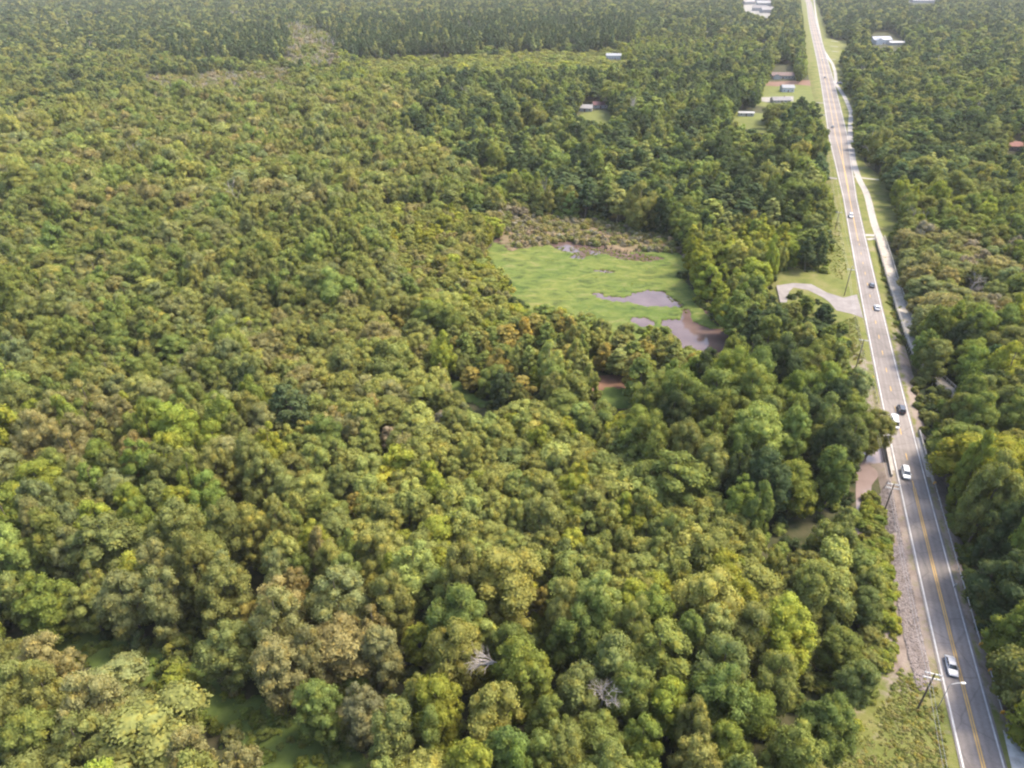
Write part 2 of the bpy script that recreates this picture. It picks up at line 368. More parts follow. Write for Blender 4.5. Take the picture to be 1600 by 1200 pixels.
mb = MB()
for a, b in (((1281,18),(1296,18)),((1292,47),(1322,47)),((1298,64),(1310,65)),((1297,72),(1310,73)),((1300,80),(1310,81)),((1290,93),(1306,93)),((1298,114),(1306,114))):
    add_ribbon(mb, polyline([a, b], RZ - .04, 8), 2.6)
for a, b in (((1292,277),(1308,279)),((1269,178),(1290,180)),((1272,160),(1288,161))): add_ribbon(mb, polyline([a, b], RZ - .04, 8), 2)
tag(mb.build('driveways', M['pale']), kind='structure')

# road bridge over the creek
bi = np.where(bridge(PYs))[0]; b0, b1 = bi[0] - 1, bi[-1] + 1
br = link('road_bridge', None, loc=(0, 0, 0)); tag(br, 'low concrete road bridge over the muddy creek with pale parapets', 'bridge')
seg = range(b0, b1 + 1)
def rowpt(i, off, z): return (ST_X[i] + RXn[i] * off, ST_Y[i] + RYn[i] * off, z)
mb = MB()
for i in range(b0, b1):
    h = HW[i] + 2.0
    V = [rowpt(i, -h, .75), rowpt(i, h, .75), rowpt(i, h, RZ - .03), rowpt(i, -h, RZ - .03), rowpt(i+1, -h, .75), rowpt(i+1, h, .75), rowpt(i+1, h, RZ - .03), rowpt(i+1, -h, RZ - .03)]
    mb.add(V, [(3,2,6,7),(0,4,5,1),(0,3,7,4),(1,5,6,2)])
for i, s_ in ((b0, 1), (b1, -1)):
    h = HW[i] + 2; mb.add([rowpt(i, -h, -.2), rowpt(i, h, -.2), rowpt(i, h, RZ - .04), rowpt(i, -h, RZ - .04)], [(0, 1, 2, 3)])
mb.build('deck', M['concrete'], br)
for sgn in (-1, 1):
    mb = MB()
    for i in range(b0 - 1, b1 + 1):
        o0, o1 = sgn * (HW[i] + 1.55), sgn * (HW[i] + 1.95); lo, hi = min(o0, o1), max(o0, o1)
        V = [rowpt(i, lo, RZ - .03), rowpt(i, hi, RZ - .03), rowpt(i, hi, RZ + .8), rowpt(i, lo, RZ + .8), rowpt(i+1, lo, RZ - .03), rowpt(i+1, hi, RZ - .03), rowpt(i+1, hi, RZ + .8), rowpt(i+1, lo, RZ + .8)]
        mb.add(V, [(3,2,6,7),(0,3,7,4),(1,5,6,2),(0,1,2,3),(4,7,6,5)])
    mb.build('parapet', M['concrete'], br)
mid = (b0 + b1) // 2
for off in (-4.2, -1.5, 1.5, 4.2):
    p_ = rowpt(mid, off, 0); mb = MB(); mb.tube([(p_[0], p_[1], -.3), (p_[0], p_[1], .76)], .35, 10); mb.build('pier', M['concrete'], br)

# guard rails
def guardrail(side, pa, pb, label, off=1.5):
    ii = np.where((PYs > pa) & (PYs < pb))[0]; ii = ii[::-1]
    r = link('guardrail', None); tag(r, label, 'guardrail', 'steel guardrails of the road')
    mb = MB(); prof = [(0, .45), (.05, .52), (0, .6), (.05, .68), (0, .76)]
    for a, b in zip(ii[:-1], ii[1:]):
        for (d0, z0), (d1, z1) in zip(prof[:-1], prof[1:]):
            o = lambda i, d: side * (HW[i] + off - d)
            mb.add([rowpt(a, o(a, d0), RZ + z0), rowpt(b, o(b, d0), RZ + z0), rowpt(b, o(b, d1), RZ + z1), rowpt(a, o(a, d1), RZ + z1)], [(0, 1, 2, 3)])
            mb.add([rowpt(a, o(a, d0) + side * .03, RZ + z0), rowpt(b, o(b, d0) + side * .03, RZ + z0), rowpt(b, o(b, d1) + side * .03, RZ + z1), rowpt(a, o(a, d1) + side * .03, RZ + z1)], [(3, 2, 1, 0)])
    mb.build('rail', M['galv'], r)
    for k in ii[::1]:
        p_ = rowpt(k, side * (HW[k] + off + .12), 0); mb = MB(); mb.box(p_[0] - .08, p_[0] + .08, p_[1] - .08, p_[1] + .08, RZ - .15, RZ + .74)
        mb.build('post', M['rail'], r)
    for k in (ii[0], ii[-1]):
        p_ = rowpt(k, side * (HW[k] + off), 0); mb = MB(); mb.box(p_[0] - .3, p_[0] + .3, p_[1] - .12, p_[1] + .12, RZ + .2, RZ + .95); mb.build('end_marker', M['orange'], r)
guardrail(1, 748, 1016, 'grey guardrail on the right verge south of the creek bridge with a yellow end marker', 1.9)
guardrail(1, 1019, 1122, 'shorter grey guardrail between two yellow markers on the near right verge', 2.2)
guardrail(-1, 590, 680, 'grey guardrail on the left verge just beyond the creek bridge', 1.7)

# boardwalk beside the road
BW = [(1374,370),(1377,378),(1384,400),(1391,425),(1399,450),(1407,475),(1416,500),(1425,527),(1433,548),(1445,568),(1458,586),(1476,602),(1492,617),(1520,640)]
BZ = RZ + .25
q = polyline(BW, BZ, 2.4); bwr = link('boardwalk', None); tag(bwr, 'long raised timber boardwalk with railings running beside the road', 'boardwalk')
a, b, t, r = ribbon_pts(q, 2.1); n = len(q)
mb = MB()
for i in range(n - 1):
    lo = np.array([0, 0, -.3]); g = .985
    A0, A1, B0, B1 = a[i], a[i] * (1 - g) + a[i + 1] * g, b[i], b[i] * (1 - g) + b[i + 1] * g
    mb.add([A0, B0, B1, A1, A0 + lo, B0 + lo, B1 + lo, A1 + lo], [(0,1,2,3),(4,7,6,5),(0,4,5,1),(2,6,7,3),(0,3,7,4),(1,5,6,2)])
mb.build('deck', M['wood'], bwr)
for e in (a, b):
    mb = MB(); mb.tube([p_ + np.array([0, 0, 1.1]) for p_ in e], .12, 4); mb.tube([p_ + np.array([0, 0, .6]) for p_ in e], .07, 4)
    rl = mb.build('railing', M['rail'], bwr)
    for i in range(0, n):
        p_ = e[i]; mb = MB(); mb.box(p_[0] - .07, p_[0] + .07, p_[1] - .07, p_[1] + .07, -.1, BZ + 1.08); mb.build('post', M['rail'], rl)

# pond, creek and marsh
POND = [(750,400),(770,380),(800,345),(850,340),(940,345),(1000,370),(1060,380),(1075,405),(1070,440),(1090,470),(1115,500),(1150,528),(1150,560),(1110,600),(1000,590),(900,560),(830,530),(790,470),(760,430)]
sheet('pond_bed', POND, .02, 'mud')
sheet('pond_water', POND, .10, 'water')
W1 = [(928,462),(950,465),(975,466),(993,458),(1010,456),(1030,457),(1045,464),(1062,472),(1070,480),(1040,480),(1010,476),(985,474),(945,468)]
W2 = [(1065,484),(1074,482),(1074,492),(1085,505),(1110,515),(1130,528),(1150,530),(1160,580),(1100,580),(1045,560),(1035,502),(1055,504),(1066,500)]
W3 = [(860,385),(885,376),(915,376),(935,385),(965,392),(1000,400),(1040,405),(1020,408),(985,408),(950,402),(925,398),(905,404),(890,404),(900,396),(880,392)]
W4 = [(925,424),(950,423),(965,425),(945,427)]
W5 = [(985,498),(1010,498),(1020,508),(1000,510)]
REED = [(780,345),(850,335),(940,345),(1000,370),(1062,380),(1062,400),(1020,400),(960,392),(930,384),(880,378),(860,388),(800,392),(775,385)]
MUD = [(1098,515),(1128,518),(1148,528),(1155,545),(1120,548)]
WATERS = [W1, W2, W3, W4, W5]
rng = np.random.default_rng(5)
def vnoise(x, y, s, seed=0):
    r = np.random.default_rng(seed); G = r.random((256, 256)); x = x / s; y = y / s
    xi = np.floor(x).astype(int); yi = np.floor(y).astype(int); fx = x - xi; fy = y - yi
    fx = fx * fx * (3 - 2 * fx); fy = fy * fy * (3 - 2 * fy); g = lambda a, b: G[a % 256, b % 256]
    return (g(xi, yi) * (1 - fx) + g(xi + 1, yi) * fx) * (1 - fy) + (g(xi, yi + 1) * (1 - fx) + g(xi + 1, yi + 1) * fx) * fy
def grid_sheet(name, poly, mat, holes=(), z0=.16, amp=.5, step=.8, kind='stuff', warp=1.5, ns=(2.5, 9)):
    c = np.array([P(x, y)[:2] for x, y in poly]); x0, y0 = c.min(0); x1, y1 = c.max(0)
    xs = np.arange(x0, x1, step); ys = np.arange(y0, y1, step); X, Y = np.meshgrid(xs, ys)
    px, py, zc = proj(X, Y, 0 * X)
    wx = (vnoise(X, Y, 3, 1) - .5) * warp * F / zc; wy = (vnoise(X, Y, 3, 2) - .5) * warp * F / zc * .5
    wx += (vnoise(X, Y, 9, 61) - .5) * warp * 1.8 * F / zc + (vnoise(X, Y, 1.3, 62) - .5) * warp * .8 * F / zc; wy += (vnoise(X, Y, 9, 63) - .5) * warp * 1.2 * F / zc + (vnoise(X, Y, 1.3, 64) - .5) * warp * .6 * F / zc
    ins = inpoly(poly, px + wx, py + wy)
    for h in holes: ins &= ~inpoly(h, px + wx, py + wy)
    Z = z0 + amp * (vnoise(X, Y, ns[0], 3) * .5 + vnoise(X, Y, ns[1], 4) * .5) + amp * .5 * vnoise(X, Y, 1.1, 7)
    ny, nx = X.shape; id_ = np.arange(nx * ny).reshape(ny, nx)
    cell = ins[:-1, :-1] & ins[1:, :-1] & ins[:-1, 1:] & ins[1:, 1:]
    Fs = np.stack([id_[:-1, :-1][cell], id_[:-1, 1:][cell], id_[1:, 1:][cell], id_[1:, :-1][cell]], 1)
    edge = ~ins; e2 = edge.copy(); e2[1:] |= edge[:-1]; e2[:-1] |= edge[1:]; e2[:, 1:] |= edge[:, :-1]; e2[:, :-1] |= edge[:, 1:]
    Z[e2] = .08
    used, inv = np.unique(Fs, return_inverse=True); V = np.stack([X.ravel(), Y.ravel(), Z.ravel()], 1)[used]
    o = link(name, mesh_np(name, V, inv.reshape(Fs.shape), [M[mat]], smooth=True)); return tag(o, kind=kind)
MAT = [(750,410),(772,378),(800,372),(850,384),(870,380),(905,388),(930,384),(1000,396),(1060,392),(1078,405),(1072,440),(1092,470),(1117,500),(1152,526),(1152,570),(1110,600),(1000,590),(900,560),(830,530),(790,470),(760,430)]
tag(grid_sheet('marsh_plants', MAT, 'marsh', WATERS + [MUD]), 'bright green floating plants covering most of the pond', 'marsh plants', kind='stuff')
tag(grid_sheet('reed_bed', REED, 'reed', [W3], z0=.3, amp=1.1, step=.9, warp=4), 'dry brown reeds along the far side of the pond', 'reeds', kind='stuff')
sheet('creek_water', [(1362,690),(1385,688),(1402,690),(1440,694),(1458,722),(1478,728),(1500,745),(1490,765),(1468,756),(1450,740),(1400,744),(1388,738),(1374,742),(1362,758),(1360,785),(1352,808),(1346,840),(1334,845),(1338,800),(1337,765),(1338,735),(1340,710)], .05, 'silt')
LUSH = [(60,955),(190,985),(260,1010),(350,1070),(430,1105),(540,1150),(640,1230),(400,1260),(340,1160),(250,1090),(190,1060),(20,1010)]
grid_sheet('lush_clearing_grass', LUSH, 'lushgrass', z0=.05, amp=.7, step=.9, warp=2)
tag(bpy.data.objects['lush_clearing_grass'], 'shaded green undergrowth in the winding clearing', 'undergrowth')
STRIP = [(690,582),(712,588),(740,612),(770,625),(812,630),(815,642),(775,642),(735,632),(700,612)]
grid_sheet('green_slough', STRIP, 'lushgrass', z0=.05, amp=.5, step=.9, warp=2); tag(bpy.data.objects['green_slough'], 'narrow bright green weedy strip among the willows', 'undergrowth')
sheet('bare_clearing', [(925,588),(960,585),(1005,592),(1010,610),(985,640),(940,640),(925,610)], .06, 'mud')
grid_sheet('clearing_grass', [(930,612),(960,606),(1000,610),(1000,640),(935,640)], 'lushgrass', z0=.09, amp=.3, warp=2); tag(bpy.data.objects['clearing_grass'], 'green patch at the front of the red-brown clearing', 'grass')

# lawns by the far houses
for nm, pl in (('lawn', [(1120,176),(1150,174),(1200,178),(1260,150),(1286,150),(1293,205),(1290,215),(1240,212),(1190,208),(1160,200)]),
               ('lawn', [(1180,132),(1268,125),(1285,140),(1290,170),(1240,172),(1180,165)]),
               ('lawn', [(905,178),(935,172),(965,176),(955,190),(925,196)]), ('lawn', [(815,178),(860,170),(900,176),(880,190),(830,192)]),
               ('lawn', [(1300,64),(1332,63),(1330,72),(1308,82),(1306,74)]), ('lawn', [(1400,66),(1420,70),(1425,80),(1408,74)])):
    LZ = globals().get('LZ', .04) + .012; sheet(nm, pl, LZ, 'grass')
sheet('soil_bank', [(1190,128),(1225,127),(1270,125),(1272,129),(1268,134),(1240,132),(1212,135),(1190,133)], .16, 'mud')
sheet('pale_yard', [(1160,2),(1210,-4),(1215,26),(1195,30),(1165,20)], .18, 'pale')
sheet('pale_drive', [(1190,152),(1240,150),(1240,158),(1200,160),(1190,158)], .17, 'pale')
sheet('field', [(650,92),(700,88),(790,84),(860,86),(840,94),(760,98),(690,97)], .19, 'grass')

# riprap
def proto_rock(seed):
    r = np.random.default_rng(seed); mbx = MB()
    import bmesh
    bm = bmesh.new(); bmesh.ops.create_icosphere(bm, subdivisions=1, radius=1)
    for v in bm.verts: v.co *= r.uniform(.7, 1.15); v.co.z *= .7
    me = bpy.data.meshes.new('rock'); bm.to_mesh(me); bm.free(); me.materials.append(M['stone']); return me
hidden = {}
def proto_coll(name, meshes):
    c = bpy.data.collections.new(name)
    for i, me in enumerate(meshes):
        o = bpy.data.objects.new('%s_kind_%02d' % (name, i), me); c.objects.link(o)
    hidden[name] = c; return c
def scatter(name, coll, pos, idx, rot, scl, tint, label, cat):
    pos = np.asarray(pos, np.float32); n = len(pos)
    me = bpy.data.meshes.new(name); me.vertices.add(n); me.vertices.foreach_set("co", pos.ravel())
    a = me.attributes.new('idx', 'INT', 'POINT'); a.data.foreach_set("value", np.asarray(idx, np.int32))
    for nm, arr in (('rot', rot), ('scl', scl)):
        a = me.attributes.new(nm, 'FLOAT_VECTOR', 'POINT'); a.data.foreach_set("vector", np.asarray(arr, np.float32).ravel())
    a = me.attributes.new('tint', 'FLOAT_COLOR', 'POINT')
    a.data.foreach_set("color", np.concatenate([np.asarray(tint, np.float32), np.ones((n, 1), np.float32)], 1).ravel())
    o = link(name, me); tag(o, label, cat, kind='stuff')
    ng = bpy.data.node_groups.new(name + '_nodes', 'GeometryNodeTree')
    ng.interface.new_socket('Geometry', in_out='INPUT', socket_type='NodeSocketGeometry'); ng.interface.new_socket('Geometry', in_out='OUTPUT', socket_type='NodeSocketGeometry')
    gi = ng.nodes.new('NodeGroupInput'); go = ng.nodes.new('NodeGroupOutput')
    ci = ng.nodes.new('GeometryNodeCollectionInfo'); ci.inputs['Collection'].default_value = coll
    ci.inputs['Separate Children'].default_value = True; ci.inputs['Reset Children'].default_value = True
    ip = ng.nodes.new('GeometryNodeInstanceOnPoints'); ip.inputs['Pick Instance'].default_value = True
    def na(nm, ty):
        x = ng.nodes.new('GeometryNodeInputNamedAttribute'); x.data_type = ty; x.inputs[0].default_value = nm
        return [s_ for s_ in x.outputs if s_.enabled and s_.name == 'Attribute'][0]
    L = ng.links.new
    L(gi.outputs[0], ip.inputs['Points']); L(ci.outputs[0], ip.inputs['Instance']); L(na('idx', 'INT'), ip.inputs['Instance Index'])
    L(na('rot', 'FLOAT_VECTOR'), ip.inputs['Rotation']); L(na('scl', 'FLOAT_VECTOR'), ip.inputs['Scale']); L(ip.outputs[0], go.inputs[0])
    md = o.modifiers.new('scatter', 'NODES'); md.node_group = ng
    return o
rocks = proto_coll('riprap_rock', [proto_rock(i) for i in range(5)])
RR = [(1392,748),(1408,748),(1416,800),(1428,860),(1440,930),(1455,1010),(1465,1075),(1440,1085),(1432,1075),(1418,1020),(1402,940),(1392,880),(1384,820),(1376,770)]
def fill_poly_px(poly, n, z=0.0, rng=rng):
    c = np.array([P(x, y, z)[:2] for x, y in poly]); x0, y0 = c.min(0); x1, y1 = c.max(0)
    X = rng.uniform(x0, x1, n); Y = rng.uniform(y0, y1, n); k = inpoly([tuple(a) for a in c], X, Y); return X[k], Y[k]
def berm_z(X, Y):
    i = np.clip(np.searchsorted(ST_Y, Y - 0), 0, len(ST_Y) - 1)
    off = (X - ST_X[i]) * RXn[i] + (Y - ST_Y[i]) * RYn[i]
    z = np.where(off < 0, np.interp(-off, [0, 1], [0, 0]), 0.0)
    l = -off; zl = np.where(l < fl[i], RZ - .09, np.clip((RZ - .09) * (1 - (l - fl[i]) / (endL[i] - fl[i])), 0, 2))
    zr = np.where(off < fr_[i], RZ - .09, np.clip((RZ - .09) * (1 - (off - fr_[i]) / (endR[i] - fr_[i])), 0, 2))
    return np.where(off < 0, zl, zr), off
X, Y = fill_poly_px(RR, 60000, .8)
X, Y = X[:20000], Y[:20000]; Z, off = berm_z(X, Y); k = (off < -5.6) & (vnoise(X, Y, 5, 31) * .7 + rng.random(len(X)) * .8 + np.clip((-off - 5.6) * .12, 0, .5) > .62); X, Y, Z = X[k], Y[k], Z[k]; n = len(X)
scatter('riprap', rocks, np.stack([X, Y, Z + .02], 1), rng.integers(0, 5, n), np.stack([rng.uniform(0, .6, n)] * 2 + [rng.uniform(0, 6.3, n)], 1),
        rng.uniform(.18, .42, n)[:, None] * np.ones((1, 3)), np.full((n, 3), .3), 'loose pinkish grey rocks on the bank left of the road', 'rocks')

# ------------------------------------------------------------------ trees
def ico(sub):
    import bmesh
    bm = bmesh.new(); bmesh.ops.create_icosphere(bm, subdivisions=sub, radius=1)
    V = np.array([v.co[:] for v in bm.verts]); Fc = np.array([[v.index for v in f.verts] for f in bm.faces]); bm.free(); return V, Fc
ICO = {1: ico(1), 2: ico(2)}
def env(kind, t):
    if kind == 'round': return np.where(t > .42, np.sqrt(np.maximum(0, 1 - ((t - .42) / .6) ** 2)), np.sqrt(np.maximum(0, 1 - ((.42 - t) / .52) ** 2)))
    if kind == 'willow': return np.where(t > .5, np.sqrt(np.maximum(0, 1 - ((t - .5) / .52) ** 2)), .75 + .25 * t / .5)
    if kind == 'cone': return np.clip(np.minimum(t / .18 + .25, 1) * (1.02 - t) ** .62, .05, 1) * 1.05
    return np.clip(np.minimum(t / .25 + .35, 1) * (1.02 - t) ** .5, .05, 1) * 1.1       # poplar
def crown_geo(kind, R, H, hb, npuff, prad, nl, ls, seed, core=1):
    r = np.random.default_rng(seed); i = np.arange(npuff); ph = r.uniform(0, 6.28, 3)
    if kind == 'round':                                              # several rounded tops growing out of one crown
        ns = 5; sa = np.arange(ns) * 2 * math.pi / ns + r.uniform(-.5, .5, ns) + ph[0]; sr = R * r.uniform(.34, .56, ns); sr[0] *= .2
        sh = H * r.uniform(.74, .95, ns); sh[0] = H; sR = R * r.uniform(.46, .62, ns); sb = hb + H * r.uniform(0, .12, ns); k = r.choice(ns, npuff, p=np.array([.26, .185, .185, .185, .185]))
    else: ns = 1; sa = np.zeros(1); sr = np.zeros(1); sh = np.array([H]); sR = np.array([R]); sb = np.array([hb]); k = np.zeros(npuff, int)
    t = np.clip(((i * .754877) % 1.0) * .98 + r.normal(0, .02, npuff), 0, .97) if ns > 1 else np.clip((i + .5) / npuff * .96 + r.normal(0, .03, npuff), 0, .97)
    th = i * 2.39996 + r.normal(0, .35, npuff)
    e = env(kind, t) * sR[k] * (1 + .12 * np.sin(2 * th + ph[1]) + .10 * np.sin(3 * th + ph[2])); pr = prad * r.uniform(.65, 1.25, npuff)
    if kind in ('cone', 'poplar'): pr = pr * np.clip(1.15 - .6 * t, .4, 1.2)
    rad = np.maximum(0, e - pr * .6) * np.where(r.random(npuff) < .15, r.uniform(.3, .8, npuff), 1.0)
    C = np.stack([sr[k] * np.cos(sa[k]) + rad * np.cos(th), sr[k] * np.sin(sa[k]) + rad * np.sin(th), sb[k] + (sh[k] - sb[k] - prad * .7) * t], 1)
    C[:, 2] += r.normal(0, .2, npuff)
    Vi, Fi = ICO[1]; V = []; Fs = []
    for k in range(npuff):                                           # puff bodies
        sq = np.array([1, 1, .85]); V.append(C[k] + Vi * pr[k] * .84 * sq * r.uniform(.82, 1.15, (len(Vi), 1))); Fs.append(Fi + k * len(Vi))
    V = np.concatenate(V); Fs = np.concatenate(Fs)
    coreF = np.concatenate([Fs, Fs[:, :1]], 1)                        # as degenerate quads -> handled separately
    # leaf sprays
    w_ = pr ** 2; k = r.choice(npuff, int(nl * 1.6), p=w_ / w_.sum()); d = r.normal(size=(len(k), 3)); d /= np.linalg.norm(d, axis=1)[:, None]
    oc = C[k] - np.array([0, 0, hb + (H - hb) * .35]); oc /= np.linalg.norm(oc, axis=1)[:, None] + 1e-6
    keep = ((d * oc).sum(1) > -.35) | (r.random(len(k)) < .15); k = k[keep][:nl]; d = d[keep][:nl]; m = len(k)
    Pp = C[k] + d * (pr[k] * r.uniform(.8, 1.16, m))[:, None] * np.array([1, 1, .85])
    nrm = d + r.normal(0, .45, (m, 3)) + np.array([0, 0, .25]); nrm /= np.linalg.norm(nrm, axis=1)[:, None]
    a = np.cross(nrm, r.normal(size=(m, 3))); a /= np.linalg.norm(a, axis=1)[:, None]; b = np.cross(nrm, a)
    s = ls * r.uniform(.6, 1.3, m)[:, None]; q = np.stack([Pp - a * s * .5, Pp - b * s * .36, Pp + a * s * .55, Pp + b * s * .36], 1)
    q[:, 2] += nrm * s * .12
    LV = q.reshape(-1, 3); LF = np.arange(m * 4).reshape(m, 4)
    return V, Fs, LV, LF, C, pr
def crown_mesh(name, mat, *a, **k):
    V, Fs, LV, LF, C, pr = crown_geo(*a, **k)
    AV = np.concatenate([V, LV]); T = np.concatenate([Fs, (LF[:, [0, 1, 2]]) + len(V), (LF[:, [0, 2, 3]]) + len(V)])
    me = mesh_np(name, AV, T.astype(int), [mat]); return me, C
def trunk_mb(R, H, hb, C, seed, tr=.28, nlimb=6):
    r = random.Random(seed); mb = MB(); lean = (r.uniform(-.4, .4), r.uniform(-.4, .4))
    mb.tube([(0, 0, -.4), (lean[0] * .3, lean[1] * .3, hb * .5), (lean[0], lean[1], hb + (H - hb) * .35), (lean[0] * 1.2, lean[1] * 1.2, H * .86)], [tr * 1.25, tr, tr * .6, tr * .15], 6)
    if len(C):
        for j in range(nlimb):
            c = C[r.randrange(len(C))]; z0 = hb + (c[2] - hb) * .35; b0 = (lean[0] * .7, lean[1] * .7, max(hb * .8, z0 * .8))
            mb.tube([b0, ((b0[0] + c[0]) * .5, (b0[1] + c[1]) * .5, b0[2] * .45 + c[2] * .55), (c[0], c[1], c[2])], [tr * .45, tr * .28, tr * .1], 5)
    return mb
def bare_mb(R, H, seed, thin=1.0):
    r = random.Random(seed); mb = MB()
    def br(p, d, L, rad, lev):
        q = p + d * L * .5 + Vector((r.uniform(-.1, .1), r.uniform(-.1, .1), 0)) * L; e = q + (d + Vector((r.uniform(-.2, .2), r.uniform(-.2, .2), .1))).normalized() * L * .5
        mb.tube([p, q, e], [rad, rad * .75, rad * .45], 5 if lev < 2 else 3, cap=False)
        if lev >= 4: return
        for k in range(r.choice((3, 4)) if lev else 6):
            s = r.uniform(.35, 1); o = p.lerp(e, s) if s < .95 else e
            nd = (d + Vector((r.gauss(0, .65), r.gauss(0, .65), r.gauss(.15, .35)))).normalized()
            br(o, nd, L * r.uniform(.5, .72), rad * .5, lev + 1)
    br(Vector((0, 0, -.3)), Vector((0, 0, 1)), H * .52, .26 * thin, 0); return mb
R0, H_0 = 5.5, 18.0
NEAR = []   # (kind, crown mesh, trunk mesh)
def mk(kind, seed, R, H, hbf, npf, prad, nl, ls, mat):
    cm, C = crown_mesh('crown', M[mat], kind, R, H, H * hbf, npf, prad, nl, ls, seed)
    tm = trunk_mb(R, H, H * max(hbf, .25), C, seed).mesh('trunk', [M['bark']]); return cm, tm
NK = {'round': [mk('round', 100 + i, 5.5, 18, .14, 92, 1.22 + .1 * (i % 3), 12500, .39, 'leaf') for i in range(8)],
      'willow': [mk('willow', 200 + i, 5.5, 18, .12, 40, 1.9, 5500, .62, 'leaf') for i in range(4)],
      'cone': [mk('cone', 300 + i, 4.2, 20, .38, 40, 1.35, 3600, .55, 'needle') for i in range(4)],
      'poplar': [mk('poplar', 400 + i, 3.6, 18, .2, 40, 1.35, 3800, .58, 'leaf') for i in range(4)]}
BARE = [bare_mb(5, 15, 500 + i).mesh('bare_branches', [M['deadbark']]) for i in range(3)]
def joined(kind, seed, R, H, hbf, npf, prad, nl, ls, mat, trunk=True):
    V, Fs, LV, LF, C, pr = crown_geo(kind, R, H, H * hbf, npf, prad, nl, ls, seed)
    T = np.concatenate([Fs, LF[:, [0, 1, 2]] + len(V), LF[:, [0, 2, 3]] + len(V)]); AV = np.concatenate([V, LV]); mi = np.zeros(len(T), int)
    mb = MB(); mb.tube([(0, 0, -.3), (.1, .1, H * .85)], [.26, .1], 5, cap=False)
    fq = [f for f in mb.f]; tv = np.array(mb.v); tt = []
    for f in fq: tt += [[f[0], f[1], f[2]], [f[0], f[2], f[3]]]
    T = np.concatenate([T, np.array(tt) + len(AV)]); mi = np.concatenate([mi, np.ones(len(tt), int)]); AV = np.concatenate([AV, tv])
    return mesh_np('tree_far', AV, T, [M[mat], M['bark']], mi)
KINDS_ = ['round', 'willow', 'cone', 'poplar']
PR = []; PIDX = {}
def addp(key, me): PIDX.setdefault(key, []).append(len(PR)); PR.append(me)
for lod, (nlf, lsf, npf_) in enumerate(((.55, 1.3, .8), (.2, 2.0, .55), (.06, 3.3, .32))):
    for i in range(6): addp(('round', lod), joined('round', 100 + i + lod * 20, 5.5, 18, .14, int(84 * npf_), 1.35 / npf_ ** .35, int(9500 * nlf), .46 * lsf, 'leaf'))
    for i in range(3): addp(('willow', lod), joined('willow', 200 + i + lod * 20, 5.5, 18, .12, int(40 * npf_ ** .8), 1.9 / npf_ ** .3, int(5500 * nlf), .62 * lsf, 'leaf'))
    for i in range(3): addp(('cone', lod), joined('cone', 300 + i + lod * 20, 4.2, 20, .38, int(40 * npf_), 1.35 / npf_ ** .35, int(3600 * nlf), .55 * lsf, 'needle'))
    for i in range(3): addp(('poplar', lod), joined('poplar', 400 + i + lod * 20, 3.6, 18, .2, int(40 * npf_), 1.35 / npf_ ** .35, int(3800 * nlf), .58 * lsf, 'leaf'))
for b in BARE: addp(('bare', 0), b)
PIDX[('bare', 1)] = PIDX[('bare', 2)] = PIDX[('bare', 0)]
trees_coll = proto_coll('tree', PR)

# colours (base reflectance of leaves)
CL = {'s': (.105, .125, .028), 'v': (.20, .195, .065), 'k': (.185, .178, .105), 'g': (.150, .188, .046), 'o': (.178, .188, .060), 'y': (.248, .268, .034), 'd': (.064, .085, .036), 'l': (.200, .210, .090),
      'b': (.240, .205, .092), 'r': (.290, .225, .060), 'm': (.232, .242, .066), 'e': (.160, .210, .038), 'w': (.240, .208, .145)}
CN = {'s': 'green', 'v': 'straw-green', 'k': 'pale brownish', 'g': 'mid-green', 'o': 'olive-green', 'y': 'yellow-green', 'd': 'dark green', 'l': 'pale grey-green', 'b': 'tan-brown', 'r': 'golden', 'm': 'light olive', 'e': 'fresh green', 'w': 'grey-brown'}
